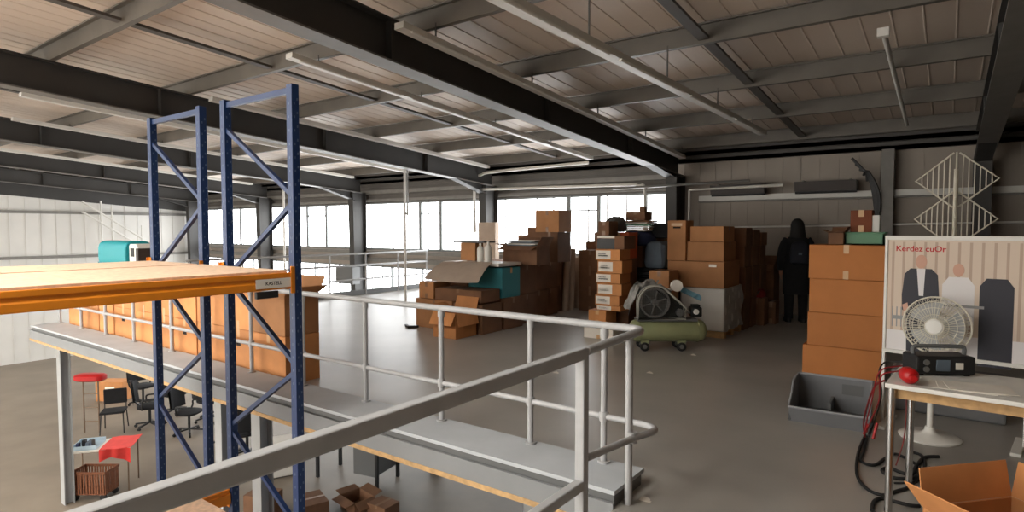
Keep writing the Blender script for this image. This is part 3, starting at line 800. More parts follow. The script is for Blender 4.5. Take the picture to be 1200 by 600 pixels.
# folded dark boards and bags on these
zb = a0[2]
bl = thing('folded_tarp', 'flat stack of folded black sheeting on the heap behind the compressor', 'sheeting', ((a0[0] + a1[1]) / 2, 8.9, zb))
for k in range(4):
    b = MB(); hw = .52 - .03 * k
    b.ell([((a0[0] + a1[1]) / 2 - .04 * k, 8.9, zb + .055 * k + dz, hw + e, .26 + e) for dz, e in ((0, -.02), (.01, 0), (.045, 0), (.055, -.02))], 28, 4)
    b.build('fold', (M_black, M_darkcloth)[k % 2], bl, smooth=True)
zb2 = zb + .22
def bag(name, px0, px1, y, pyt, dep, z0, label, m, p=2.6):
    a, c, zt = fr(px0, px1, y, pyt); cx = (a + c) / 2; w = (c - a) / 2; h = zt - z0
    t_ = thing(name, label, 'bag', (cx, y + dep / 2, z0))
    b = MB(); n = 28; rs = []
    for s in (0, .06, .25, .5, .75, .93, 1):
        ring = []
        k_ = {0: .8, .06: .95, .25: 1.03, .5: 1, .75: .93, .93: .7, 1: .3}[s] if p < 4 else {0: .9, .06: 1, .25: 1.03, .5: 1, .75: .98, .93: .92, 1: .7}[s]
        for j in range(n):
            tt = 2 * math.pi * j / n; cc, ss = math.cos(tt), math.sin(tt); wob = 1 + .06 * math.sin(5 * tt + 4 * s) + .04 * math.sin(9 * tt)
            ring.append((cx + w * k_ * wob * math.copysign(abs(cc) ** (2 / p), cc), y + dep / 2 + dep / 2 * k_ * math.copysign(abs(ss) ** (2 / p), ss), z0 + h * s * (1 + .05 * math.sin(3 * tt))))
        rs.append(ring)
    b.rings(rs); b.build('body', m, t_, smooth=True)
    if p < 4: MB().tube(smooth_path([(cx - w * .4, y + .02, z0 + h * .8), (cx - w * .2, y - .03, z0 + h * .6), (cx + w * .2, y - .03, z0 + h * .6), (cx + w * .4, y + .02, z0 + h * .8)]), .012, 6).build('handle', M_tie, t_, smooth=True)
    return cx, zt
bag('cloth_bag', 754, 778, 8.65, 284, .5, zb2, 'slumped blue grey bag in the heap behind the compressor', M_bluegrey, 5)
a, c, zt = heap(716, 752, 8.65, 288, .5, zb2, 'squashed brown carton in the heap under a dark blue bag', m=M_cardd)
bag('cloth_bag', 722, 760, 8.66, 270, .45, zt, 'flat dark blue bag lying in the heap below a pale bundle', M_navy)
q = at_y(745, 272, 8.7)
bd = thing('document_bundle', 'pale bundle of folders and papers near the top of the heap', 'papers', (q.x, 8.9, at_y(742, 271, 8.7).z))
z_ = at_y(742, 271, 8.7).z; a, c, _ = fr(727, 759, 8.7, 265)
for k in range(6):
    b = MB(); Rm = Matrix.Translation(((a + c) / 2 + .015 * ((k * 7) % 3 - 1), 8.9, z_ + .028 * k)) @ Matrix.Rotation(R(((k * 5) % 4 - 2) * 3), 4, 'Z')
    b.box(-(c - a) / 2, (c - a) / 2, -.16, .16, 0, .026, Rm); b.build('folder', (M_paper, M_tan, M_white, M_greenbin, M_paper, M_cardd)[k], bd, bevel=.003, seg=1)
z_ += .17
a, c, zt = fr(733, 756, 8.75, 248)
carton(a, c, 8.75, 9.05, z_, zt, 'small brown carton near the peak of the heap on the pale bundle', GH, m=M_cardd)
a, c, z3 = fr(748, 755, 8.78, 243)
carton(a, c, 8.8, 8.9, zt, z3 + .02, 'tiny dark carton standing upright at the peak of the heap', GH, m=M_cardd, tape=False)
bag('cloth_bag', 706, 727, 8.3, 254, .3, at_y(712, 272, 8.3).z, 'dark green bag slumped on top beside the slim tower', M_tie)
sup = at_y(712, 272, 8.3).z
a, c, _ = fr(712, 738, 8.3, 280)
carton(a - .02, c, 8.28, 8.6, 0, .62, 'brown carton behind the slim tower, on the floor', GH, m=M_cardd); carton(a - .02, c, 8.28, 8.6, .62, 1.15, 'brown carton behind the slim tower, second one up', GH, m=M_cardd)
carton(a, c, 8.28, 8.6, 1.15, sup, 'orange brown carton behind the top of the slim tower', GH, m=mat('orange_carton', (196, 92, 52), .8, var=.1))
bag('cloth_bag', 759, 786, 8.9, 262, .4, at_y(770, 279, 8.9).z, 'long black bag lying over the blue grey bag on the heap', M_darkcloth, 4)
zz = at_y(770, 279, 8.9).z
a, c, _ = fr(756, 800, 9.15, 300)
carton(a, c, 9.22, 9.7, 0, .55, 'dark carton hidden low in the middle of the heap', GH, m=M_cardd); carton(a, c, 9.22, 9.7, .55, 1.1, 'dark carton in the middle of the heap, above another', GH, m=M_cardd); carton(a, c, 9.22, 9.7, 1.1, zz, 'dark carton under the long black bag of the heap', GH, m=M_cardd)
# right half of the heap: wrapped pallet below, big cartons above
a, c, zt = fr(806, 849, 8.75, 337)
wp = thing('wrapped_pallet_load', 'white stretch-wrapped load on the floor under the big carton behind the compressor', 'wrapped load', ((a + c) / 2, 9.1, 0))
b = MB(); b.box(a - .12, c, 8.75, 9.65, .1, zt); b.build('load', M_white, wp, bevel=.02)
b = MB(); b.grid(lambda u, v: (c + .012 + .02 * math.sin(u * 17) * math.sin(v * 9 + u * 5), 8.75 + .9 * u, .1 + (zt - .1) * v), 24, 14); b.build('stretch_film', M_plasticwrap, wp, smooth=True)
b = MB()
for yy in (8.78, 9.15, 9.55): b.box(a - .12, c, yy, yy + .09, 0, .08)
b.box(a - .12, c, 8.75, 9.65, .08, .1); b.build('pallet', M_wood, wp)
zw = zt
a2, c2, zt2 = fr(782, 849, 8.7, 306)
o = carton(a2, c2, 8.7, 9.5, zw, zt2, 'very large brown carton with a small white sticker in the heap behind the compressor', GH, m=M_card, tape=False)
label_on(o, M_paper, .74, .87, .8, .9)
a, c, zt = fr(768, 792, 8.45, 316)
carton(a, c, 8.2, 8.58, 0, .5, 'brown carton standing low behind the compressor motor', GH, m=M_cardd); carton(a, c, 8.2, 8.58, .5, zt, 'brown carton standing just in front of the very large carton', GH, m=M_card)
a3, c3, zt3 = fr(782, 804, 8.75, 258)
o = carton(a3, c3, 8.75, 9.1, zt2, zt3, 'tall upright brown carton with a hand slot standing on the very large carton', GH, m=M_card, tape=False)
label_on(o, M_slotdark, .3, .72, .8, .84); label_on(o, M_tape, .2, .8, .86, .93)
a4, c4, zt4 = fr(806, 850, 8.85, 283)
carton(a4, c4, 8.8, 9.4, zt2, zt4, 'long flat brown carton lying on the very large carton, lower of two', GH, m=M_card, seam='x')
a5, c5, zt5 = fr(811, 851, 8.95, 265)
carton(a5, c5, 8.85, 9.4, zt4, zt5, 'long flat brown carton lying on the very large carton, upper of two', GH, m=M_card, seam='x')
for k in range(3):
    yk = 9.68 + .4 * k
    xk = c2 + .02
    for j, (z0_, z1_) in enumerate(((0, .5), (.5, 1.0), (1.0, 1.32), (1.32, 1.62 - .04 * k))):
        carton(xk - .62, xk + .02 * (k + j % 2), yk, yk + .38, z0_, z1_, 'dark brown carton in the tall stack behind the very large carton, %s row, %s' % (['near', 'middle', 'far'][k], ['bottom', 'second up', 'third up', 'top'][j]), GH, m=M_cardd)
# pile between the heap and the person
GB = 'cartons between the heap and the person'
a, c, zt = fr(876, 896, 10.35, 349)
carton(a, c, 10.35, 10.62, 0, zt, 'small brown carton on the floor below the red bag, left of the person', GB, m=M_cardd)
rbk, rz = bag('cloth_bag', 878, 895, 10.38, 339, .22, zt, 'small crumpled red bag on a carton left of the person', mat('dark_red_cloth', (120, 24, 26), .85))
a, c, zt = fr(881, 907, 10.98, 310)
carton(a, c, 11.0, 11.45, 0, zt * .55, 'brown carton against the grey wall beside the person, carrying an open one', GB, m=M_cardd)
carton(a, c, 11.0, 11.45, zt * .55, zt, 'open brown carton with slanted flaps against the grey wall beside the person', GB, m=M_cardd, flaps=(75, 15, -40, 60))
a, c, zt = fr(897, 909, 10.6, 354)
carton(a, c, 10.62, 10.9, 0, zt, 'low dark carton on the floor close to the person', GB, m=M_cardd)

# ================================================================== AIR COMPRESSOR
q = at_z(780, 412, 0.0)
CX, CY = q.x, q.y + .18
t = thing('air_compressor', 'green wheeled air compressor with a big spoked flywheel behind a wire belt guard', 'compressor', (CX, CY, 0), YAW)
t.scale = (.89, .89, .89)
def cb(f, name, m, parent=t, **k):
    b = MB(); f(b); return b.build(name, m, parent, world=False, **k)
AX = lambda x, z, y=0: Matrix.Translation((x, y, z)) @ Matrix.Rotation(R(90), 4, 'Y')
AY = lambda x, y, z: Matrix.Translation((x, y, z)) @ Matrix.Rotation(R(90), 4, 'X')
TR, TZ = .165, .285
L0, L1 = -.58, .47
tank = cb(lambda b: b.lathe([(0.02, L0 - .05), (TR * .55, L0 - .035), (TR * .88, L0 + .0), (TR, L0 + .05), (TR, L1 - .05), (TR * .88, L1), (TR * .55, L1 + .035), (.02, L1 + .05)], AX(0, TZ), 32), 'tank', M_green, smooth=True)
cb(lambda b: (b.tube([(L0 + .09 + TR * 0, TR * math.cos(a) * 1.005, TZ + TR * math.sin(a) * 1.005) for a in [2 * math.pi * k / 32 for k in range(32)]], .006, 6, True), b.tube([(L1 - .09, TR * math.cos(a) * 1.005, TZ + TR * math.sin(a) * 1.005) for a in [2 * math.pi * k / 32 for k in range(32)]], .006, 6, True)), 'weld_ring', M_green, tank, smooth=True)
cb(lambda b: b.box(-.52, .36, -.12, .14, TZ + TR - .015, TZ + TR + .02), 'base_plate', M_lip, bevel=.004)
for x in (-.42, .12):
    for y in (-.13, .13):
        w = cb(lambda b: b.lathe([(.02, -.025), (.055, -.025), (.068, -.018), (.068, .018), (.055, .025), (.02, .025)], AY(x, y, .068), 24), 'wheel', M_rubber, smooth=True)
        cb(lambda b: b.lathe([(.004, -.03), (.032, -.03), (.032, .03), (.004, .03)], AY(x, y, .068), 16), 'hub', M_greymetal, w, smooth=True)
    cb(lambda b: (b.prism([(x - .07, TZ - .13), (x + .07, TZ - .13), (x + .03, .06), (x - .03, .06)], -.15, -.145, 'y'), b.prism([(x - .07, TZ - .13), (x + .07, TZ - .13), (x + .03, .06), (x - .03, .06)], .145, .15, 'y'), b.tube([(x, -.15, .068), (x, .15, .068)], .01, 8)), 'wheel_bracket', M_green)
# belt guard: flat wire frame tapering from the flywheel to the motor pulley
GZ = TZ + TR + .03
FX, FZ, FRD = -.28, GZ + .235, .22
guard = [(-.53, GZ)] + [(FX + .25 * math.cos(a), FZ + .25 * math.sin(a)) for a in [math.pi - .0 - k * (math.pi - 1.05) / 10 for k in range(11)]] + [(.16, GZ + .17), (.16, GZ)]
gd = cb(lambda b: (b.tube([(x, -.19, z) for x, z in guard], .014, 8, True), b.tube([(x, -.07, z) for x, z in guard], .009, 8, True)), 'belt_guard', mat('guard_frame', (168, 166, 156), .45), smooth=True)
def mesh_wires(b):
    def top(x):
        if x <= FX + .125: return FZ + math.sqrt(max(0, .25 ** 2 - (x - FX) ** 2))
        return (FZ + .217) + (GZ + .17 - FZ - .217) * (x - FX - .125) / (.16 - FX - .125)
    x = -.515
    while x < .16:
        b.bar((x, -.19, GZ), (x, -.19, top(x)), .0011, .0011); x += .03
    z = GZ + .03
    while z < FZ + .24:
        xs = [x_ for x_ in [-.53 + .01 * k for k in range(70)] if top(max(-.529, min(.16, x_))) > z]
        if xs: b.bar((xs[0], -.19, z), (xs[-1], -.19, z), .0011, .0011)
        z += .034
cb(lambda b: b.prism(guard, -.062, -.056, 'y'), 'guard_dark_fill', mat('guard_inside_dark', (38, 40, 36), .5), gd)  # dark plate added so the inside of the guard reads dark
cb(mesh_wires, 'guard_mesh', M_black, gd)
fw = cb(lambda b: (b.lathe([(FRD, -.03), (FRD, .03), (FRD - .028, .03), (FRD - .028, -.03), (FRD, -.03)], AY(FX, -.13, FZ), 40), [b.bar((FX, -.13, FZ), (FX + (FRD - .03) * math.cos(a), -.13, FZ + (FRD - .02) * math.sin(a)), .022, .022, (0, 1, 0)) for a in [2 * math.pi * k / 6 + .3 for k in range(6)]], b.lathe([(.02, -.05), (.05, -.05), (.05, .04), (.02, .04)], AY(FX, -.13, FZ), 20)), 'flywheel', M_greymetal, smooth=True)
cb(lambda b: b.lathe([(.03, -.03), (.055, -.03), (.055, .03), (.03, .03)], AY(.09, -.13, GZ + .09), 20), 'motor_pulley', M_greymetal, smooth=True)
cb(lambda b: (b.bar((FX - .02, -.13, FZ + FRD + .004), (.09, -.13, GZ + .148), .035, .008, (0, 0, 1)), b.bar((FX - .02, -.13, FZ - FRD - .002), (.09, -.13, GZ + .034), .035, .008)), 'belt', M_rubber)
# motor
cb(lambda b: b.lathe([(.03, -.05), (.085, -.05), (.095, -.03), (.095, .17), (.08, .19), (.03, .19)], AY(.09, .0, GZ + .1) @ Matrix.Rotation(R(180), 4, 'X'), 24), 'motor', M_lip, smooth=True)
cb(lambda b: [b.box(.27 + .0, .43, -.1 + 0, .06, GZ + .02, GZ + .16), b.box(.29, .41, -.08, .04, GZ + .16, GZ + .2)], 'pressure_switch', M_black, bevel=.015)
cb(lambda b: (b.lathe([(.01, -.012), (.04, -.012), (.04, .012), (.01, .012)], AY(.33, -.13, GZ + .1), 20),), 'pressure_gauge', M_white, smooth=True)
cb(lambda b: b.tube(smooth_path([(.30, .0, GZ - .02), (.30, -.02, GZ + .05), (.22, -.03, GZ + .1), (.1, .05, GZ + .24), (-.1, .04, GZ + .3)]), .014, 8), 'air_pipe', M_greymetal, smooth=True)
# pump block with finned cylinders behind the flywheel
cb(lambda b: b.box(-.42, -.12, -.06, .14, GZ, GZ + .24), 'crankcase', M_lip, bevel=.03)
for s in (-1, 1):
    cy = cb(lambda b: [b.lathe([(.055, z), (.085 if k % 2 else .06, z), (.085 if k % 2 else .06, z + .012), (.055, z + .012)], Matrix.Translation((-.27 + .05 * s, .04, GZ + .22)) @ Matrix.Rotation(R(32 * s), 4, 'Y'), 20) for k, z in enumerate([.0 + .013 * i for i in range(15)])], 'cylinder', M_greymetal, smooth=True)
    cb(lambda b: b.box(-.09, .09, -.085, .085, .195, .26, Matrix.Translation((-.27 + .05 * s, .04, GZ + .22)) @ Matrix.Rotation(R(32 * s), 4, 'Y')), 'cylinder_head', M_lip, cy, bevel=.012)
cb(lambda b: (b.lathe([(.05, 0), (.085, .0), (.085, .07), (.05, .07)], AY(.08, .06, GZ + .47), 24), b.tube([(.04, .06, GZ + .42), (-.06, .05, GZ + .4)], .025, 8)), 'air_filter', M_paper, smooth=True)
# crumpled grey sheet draped on the pump
sh = thing('crumpled_sheet', 'crumpled grey plastic sheet draped over the pump of the compressor', 'sheet', (CX, CY, GZ * .89), YAW)
sh.scale = (.89, .89, .89)
b = MB()
def drape(u, v):
    x = -.66 + .5 * u; y = -.05 + .3 * v
    ztop = GZ + .47 + .08 * math.sin(u * 7) * math.cos(v * 6)
    fall = max(0, .32 - u) * 1.0 + max(0, .22 - v) * .5
    return (x + .03 * math.sin(v * 15), y + .02 * math.sin(u * 19) - .12 * max(0, .4 - u), ztop - GZ - fall + .025 * math.sin(u * 23 + v * 17))
b.grid(drape, 30, 22, .004); b.build('sheet', M_wrapgrey, sh, world=False, smooth=True)
b = MB(); b.grid(lambda u, v: (.17 + .26 * u, .1 + .1 * v, .24 + .12 * (1 - u) * 1 + .04 * math.sin(u * 9 + v * 8) - .0), 10, 8, .004)
bb_ = thing('plastic_bag', 'crumpled pale blue plastic bag lying behind the compressor motor', 'bag', (CX, CY, GZ * .89), YAW); b.build('film', mat('pale_blue_film', (112, 158, 176), .4, var=.2, scale=14), bb_, world=False, smooth=True)

# ================================================================== PERSON IN DARK CLOTHES
q = at_z(932, 377, 0.0)
PX, PY = q.x, q.y
person = thing('person', 'person in dark hooded coat and trousers standing with back turned by the grey wall', 'person', (PX, PY, 0), YAW - .2)
def skin_mesh(name, verts, edges, radii, m, parent, root=0, sub=1):
    me = bpy.data.meshes.new(name); me.from_pydata(verts, edges, []); me.materials.append(m)
    o = bpy.data.objects.new(name, me); COL.objects.link(o); o.parent = parent
    sk = o.modifiers.new('skin', 'SKIN'); sk.use_smooth_shade = True
    if not me.skin_vertices: pass
    for i, r in enumerate(radii):
        rr = r if isinstance(r, tuple) else (r, r)
        me.skin_vertices[0].data[i].radius = rr
        me.skin_vertices[0].data[i].use_root = (i == root)
    ss = o.modifiers.new('sub', 'SUBSURF'); ss.levels = sub; ss.render_levels = sub
    return o
def person_body():
    V, E, Rr = [], [], []
    def add(p, r, par=None):
        V.append(p); Rr.append(r)
        if par is not None: E.append((par, len(V) - 1))
        return len(V) - 1
    pel = add((0, 0, .93), (.14, .11)); bel = add((0, 0, 1.1), (.125, .10), pel); che = add((0, .0, 1.3), (.155, .11), bel); nek0 = add((0, 0, 1.44), (.075, .07), che)
    nek = add((0, .01, 1.5), .052, nek0); hd0 = add((0, .02, 1.57), (.07, .085), nek); hd = add((0, .015, 1.66), (.078, .098), hd0); add((0, .01, 1.73), (.05, .06), hd)
    add((0, .115, 1.60), .014, hd0)                                   # nose
    for s in (-1, 1):
        add((s * .085, .01, 1.61), .014, hd0)                          # ear
        sh_ = add((s * .16, 0, 1.40), .062, che); el = add((s * .23, -.02, 1.14), .045, sh_); wr = add((s * .235, .06, .90), .030, el)
        pa = add((s * .232, .075, .85), (.034, .02), wr); pk = add((s * .228, .085, .81), (.036, .016), pa)
        for k, (dx, ln) in enumerate(((-.027, .062), (-.009, .075), (.009, .07), (.027, .055))):
            b0 = add((s * .228 + dx * .3, .088 + dx, .79), .009, pk); m_ = add((s * .224, .094 + dx, .79 - ln * .55), .0085, b0); add((s * .215, .1 + dx, .79 - ln), .007, m_)
        th = add((s * .218, .115, .84), .011, pa); add((s * .208, .128, .80), .009, th)
        hp = add((s * .095, 0, .86), .088, pel); kn = add((s * .105, .015, .49), .056, hp); an = add((s * .11, -.01, .09), .038, kn); ft = add((s * .115, .08, .045), (.04, .032), an); add((s * .118, .16, .035), (.036, .022), ft)
    return skin_mesh('body', V, E, Rr, M_skin, person)
person_body()
def pl_(levels, name, m, n=20, p=2.2): 
    b = MB(); b.ell(levels, n, p); return b.build(name, m, person, world=False, smooth=True)
# coat with hood, sleeves, trousers, shoes, hair
pl_([(0, 0, .48, .205, .15), (0, 0, .52, .215, .165), (0, 0, .86, .215, .165), (0, 0, 1.05, .19, .145), (0, 0, 1.22, .20, .145), (0, 0, 1.34, .215, .14), (0, 0, 1.42, .19, .12), (0, 0, 1.47, .11, .10), (0, 0, 1.50, .085, .085)], 'coat', M_darkcloth, 24)
for s in (-1, 1):
    MB().tube(smooth_path([(s * .15, 0, 1.41), (s * .205, -.01, 1.32), (s * .245, -.02, 1.14), (s * .248, .03, 1.0), (s * .24, .058, .9)], 4), [.075] * 5 + [.078] * 4 + [.068] * 4 + [.056] * 4, 14).build('sleeve', M_darkcloth, person, world=False, smooth=True)
    pl_([(s * .115, -.0, .06, .07, .085), (s * .112, .0, .1, .066, .08), (s * .108, .01, .49, .078, .085), (s * .1, 0, .75, .1, .11), (s * .095, 0, .86, .105, .12)], 'trouser_leg', M_darkcloth, 16)
    b = MB(); b.ell([(s * .118, .055, 0, .05, .145), (s * .118, .055, .03, .052, .147), (s * .118, .05, .06, .048, .135), (s * .115, .01, .1, .045, .08)], 18, 2.4); b.build('shoe', M_black, person, world=False, smooth=True)
b = MB(); b.ell([(0, -.02, 1.42, .13, .085), (0, -.035, 1.5, .125, .09), (0, -.03, 1.58, .112, .105), (0, -.012, 1.66, .108, .118), (0, -.005, 1.72, .09, .1), (0, 0, 1.765, .05, .06), (0, 0, 1.775, .01, .01)], 22); b.build('hair', M_hair, person, world=False, smooth=True)
b = MB(); b.ell([(0, -.15, 1.0, .11, .05), (0, -.16, 1.03, .14, .075), (0, -.165, 1.2, .145, .085), (0, -.155, 1.34, .12, .07), (0, -.14, 1.38, .06, .04)], 20, 3); bp_ = b.build('backpack', mat('backpack_navy', (30, 33, 44), .8), person, world=False, smooth=True)
b = MB(); b.box(-.035, .02, -.254, -.245, 1.16, 1.2); b.build('badge', M_bluegrey, bp_, world=False)

# ================================================================== RIGHT SIDE: CARTON STACK
GS = 'big cartons in the tidy stack by the banner'
YS = 7.25
p0, p1 = at_y(946, 360, YS), at_y(1037, 360, YS)
zs = [0] + [at_y(990, py, YS).z for py in (408, 368, 327.5, 287)]
wd = ['lowest', 'second from the floor', 'third from the floor', 'topmost']
M_carts = mat('cardboard_stack', (188, 120, 64), 0.75, var=0.06, scale=4, rnd=0.05, bump=0.02)
for k in range(4):
    dx = (-.045, .0, .01, -.0)[k]
    o = carton(p0.x + dx, p1.x + dx * .3, YS, YS + .55, zs[k], zs[k + 1], 'big orange brown carton, %s in the tidy stack beside the banner' % wd[k], GS, m=M_carts, seam='y', tape=(k == 3))
ZS = zs[4]
a, c, zt = fr(996, 1023, YS + .2, 246)
gb0 = at_y(990, 280, YS + .18).x; gb1 = at_y(1036, 280, YS + .18).x
gc = thing('plastic_crate', 'shallow green plastic crate on top of the tidy carton stack', 'crate', ((gb0 + gb1) / 2, YS + .32, ZS))
zc = at_y(1010, 272, YS + .18).z
b = MB(); b.box(gb0, gb1, YS + .16, YS + .5, ZS, ZS + .012)
for y0_, y1_ in ((YS + .16, YS + .172), (YS + .488, YS + .5)): b.box(gb0, gb1, y0_, y1_, ZS, zc)
for x0_, x1_ in ((gb0, gb0 + .012), (gb1 - .012, gb1)): b.box(x0_, x1_, YS + .16, YS + .5, ZS, zc)
b.build('tray', M_greenbin, gc)
b = MB(); b.box(gb0 - .012, gb1 + .012, YS + .148, YS + .512, zc - .02, zc); b.build('rim_lid', M_greenbin, gc, bevel=.006)
o = carton(a, c, YS + .2, YS + .46, zc, zt, 'reddish brown carton standing on the green crate', m=mat('red_brown_carton', (122, 66, 40), .8, var=.1))
a, c, zt = fr(1022, 1031, YS + .22, 250)
b = MB(); b.box(a, c, YS + .22, YS + .42, zc, zt - .02); tag(b.build('white_box', M_white, bevel=.004), 'narrow white box beside the reddish carton on the green crate', 'box')
a, c, zt = fr(970, 991, YS + .1, 272)
carton(a, c - .01, YS + .08, YS + .34, ZS, zt, 'low open carton with crooked flaps at the left on the tidy stack', m=M_cardd, flaps=(60, 25, 10, 55))

# ================================================================== BANNER
YBN = 5.75
p0, p1 = at_y(1038, 276, YBN), at_y(1152, 276, YBN)
bw = .92
zb_top = p0.z
bn = thing('printed_banner', 'printed poster stand with red heading and two men pictured, behind the fan', 'banner', (p0.x + bw / 2, YBN, 0), 0)
bn.rotation_euler = (0, 0, R(-8))
bn.location = (p0.x + bw / 2 * math.cos(R(8)), YBN - bw / 2 * math.sin(R(8)), 0)
M_prt = mat('banner_print', (214, 196, 178), .6); M_prt2 = mat('banner_stripe', (188, 164, 146), .6)
M_suit = mat('print_suit', (44, 44, 54), .6); M_face = mat('print_skin', (206, 160, 138), .6); M_shirt = mat('print_shirt', (226, 222, 222), .6); M_txt = mat('print_red', (186, 40, 42), .6); M_pgrey = mat('print_grey', (150, 150, 150), .6)
w2 = bw / 2; zt = zb_top; z0_ = .62
def bb(f, name, m, parent=bn, **k):
    b = MB(); f(b); return b.build(name, m, parent, world=False, **k)
bb(lambda b: b.box(-w2 + .02, w2 - .02, -.004, .004, z0_, zt - .03), 'panel', M_prt)
bb(lambda b: (b.box(-w2, w2, -.02, .02, zt - .035, zt), b.box(-w2, w2, -.02, .02, z0_ - .03, z0_), b.box(-w2, -w2 + .022, -.015, .015, .0, zt), b.box(w2 - .022, w2, -.015, .015, .0, zt)), 'frame', M_white, bevel=.004)
for s in (-1, 1): bb(lambda b: b.box(s * w2 * .9 - .03, s * w2 * .9 + .03, -.22, .22, 0, .025), 'foot', M_white, bevel=.004)
def stripes(b):
    x = -w2 + .05
    while x < w2 - .05:
        b.box(x, x + .018, -.0048, -.004, z0_ + .16, zt - .05); x += .072
pn = bb(stripes, 'printed_stripes', M_prt2)
bb(lambda b: (b.box(-w2 + .025, w2 - .025, -.0062, -.004, z0_, z0_ + .16),), 'printed_ground', M_shirt)
FXm = -w2 + .25; HZ = zt - .175
def poly(b, pts, d): b.prism(pts, -d, -.004, 'y')
bb(lambda b: poly(b, [(FXm - .11, HZ - .13), (FXm - .07, HZ - .085), (FXm + .07, HZ - .085), (FXm + .11, HZ - .13), (FXm + .125, HZ - .34), (FXm + .12, HZ - .46), (FXm + .085, HZ - .46), (FXm + .09, HZ - .8), (FXm - .085, HZ - .8), (FXm - .09, HZ - .44), (FXm - .12, HZ - .42), (FXm - .125, HZ - .3)], .0068), 'printed_suit', M_suit)
bb(lambda b: poly(b, [(FXm - .028, HZ - .085), (FXm + .028, HZ - .085), (FXm + .02, HZ - .3), (FXm - .01, HZ - .3)], .0074), 'printed_shirt', M_shirt)
bb(lambda b: poly(b, [(FXm + .038 * math.cos(a), HZ - .03 + .055 * math.sin(a)) for a in [2 * math.pi * k / 18 for k in range(18)]], .0076), 'printed_face', M_face)
bb(lambda b: poly(b, [(FXm - .12, HZ - .38), (FXm - .085, HZ - .36), (FXm - .075, HZ - .42), (FXm - .11, HZ - .43)], .0078), 'printed_hand', M_face)
F2 = FXm + .24
bb(lambda b: poly(b, [(F2 - .1, HZ - .2), (F2 - .06, HZ - .14), (F2 + .06, HZ - .14), (F2 + .1, HZ - .2), (F2 + .1, HZ - .5), (F2 - .1, HZ - .5)], .0066), 'printed_shirt', M_shirt)
bb(lambda b: poly(b, [(F2 + .036 * math.cos(a), HZ - .085 + .05 * math.sin(a)) for a in [2 * math.pi * k / 18 for k in range(18)]], .0076), 'printed_face', M_face)
F3 = FXm + .47
bb(lambda b: poly(b, [(F3 - .1, HZ - .2), (F3 - .06, HZ - .14), (F3 + .06, HZ - .14), (F3 + .1, HZ - .2), (F3 + .1, HZ - .8), (F3 - .1, HZ - .8)], .0066), 'printed_suit', M_suit)
bb(lambda b: (b.box(-w2 + .06, -w2 + .158, -.006, -.004, HZ - .5, HZ - .47), [b.box(-w2 + .06 + .03 * k, -w2 + .068 + .03 * k, -.006, -.004, HZ - .56, HZ - .4) for k in range(4)], b.box(FXm + .13, FXm + .4, -.0079, -.004, HZ - .37, HZ - .35)), 'printed_bench', M_pgrey)
tx = text('printed_heading', 'Kerdez cuOr', .062, bn.location, (R(90), 0, 0), M_txt, bn, 'LEFT', .0006)
tx.location = (-w2 + .075, -.006, zt - .105)

# white wire display stand behind, two tiers of triangular wire wings
q = at_y(1120, 225, 6.9)
ws = thing('wire_display_stand', 'tall white wire display stand with two tiers of pointed wings above the banner', 'stand', (q.x, 6.9, 0))
MB().tube([(0, 0, .02), (0, 0, 2.15)], .018, 10).build('pole', M_wire, ws, world=False, smooth=True)
MB().lathe([(.02, 0), (.26, 0), (.26, .015), (.05, .03), (.02, .05)]).build('base', M_wire, ws, world=False, smooth=True)
for zc_, hh in ((at_y(1090, 212, 6.9).z, .25), (at_y(1090, 257, 6.9).z, .25)):
    for k in range(4):
        a = R(180 - 36 + 90 * k); b = MB(); ca, sa = math.cos(a + R(36) * 1), math.sin(a + R(36) * 1)
        L = .31
        P = lambda r, z: (r * ca, r * sa, z)
        b.tube([P(.02, zc_ + hh), P(L, zc_), P(.02, zc_ - hh)], .008, 6)
        r = .05
        while r < L - .01:
            h_ = hh * (1 - (r - .02) / (L - .02)); b.tube([P(r, zc_ - h_), P(r, zc_ + h_)], .0055, 5); r += .042
        b.build('wire_wing', M_wire, ws, world=False)

# ================================================================== PEDESTAL FAN
q = at_z(1089, 513, 0.0)
fan = thing('pedestal_fan', 'white pedestal fan with round wire guard standing behind the table', 'fan', (q.x, q.y, 0), YAW - .15)
HZ = at_y(1080, 379, q.y).z
FR_ = .215
MB().lathe([(.01, 0), (.20, 0), (.205, .012), (.19, .025), (.06, .035), (.035, .06), (.03, .09)]).build('base', M_white, fan, world=False, smooth=True)
MB().tube([(0, 0, .05), (0, 0, HZ - .06)], .02, 12).build('pole', M_white, fan, world=False, smooth=True)
hd = Matrix.Translation((.02, -.03, HZ)) @ Matrix.Rotation(R(-38), 4, 'Z') @ Matrix.Rotation(R(90), 4, 'X')     # local z points to -y (towards the camera)
MB().lathe([(.02, -.14), (.055, -.135), (.075, -.1), (.078, -.02), (.06, .02), (.02, .025)], hd).build('motor_housing', M_white, fan, world=False, smooth=True)
fb = MB()
for k in range(3):
    a0_ = 2 * math.pi * k / 3
    fb.grid(lambda u, v: hd @ Vector(((.03 + .145 * u) * math.cos(a0_ + (v - .5) * (1.2 + .3 * u)), (.03 + .145 * u) * math.sin(a0_ + (v - .5) * (1.2 + .3 * u)), .06 + .03 * (v - .5))), 5, 5, .003)
fb.build('blades', mat('fan_blade', (170, 172, 172), .4), fan, world=False, smooth=True)
gb = MB()
for r, z in ((FR_, .055), (FR_ * .85, .098), (FR_ * .65, .112), (FR_ * .42, .12), (.06, .122), (FR_ * .85, .01), (FR_ * .6, -.01), (.09, -.02)):
    gb.tube([hd @ Vector((r * math.cos(a), r * math.sin(a), z)) for a in [2 * math.pi * k / 40 for k in range(40)]], .003 if r != FR_ else .007, 5, True)
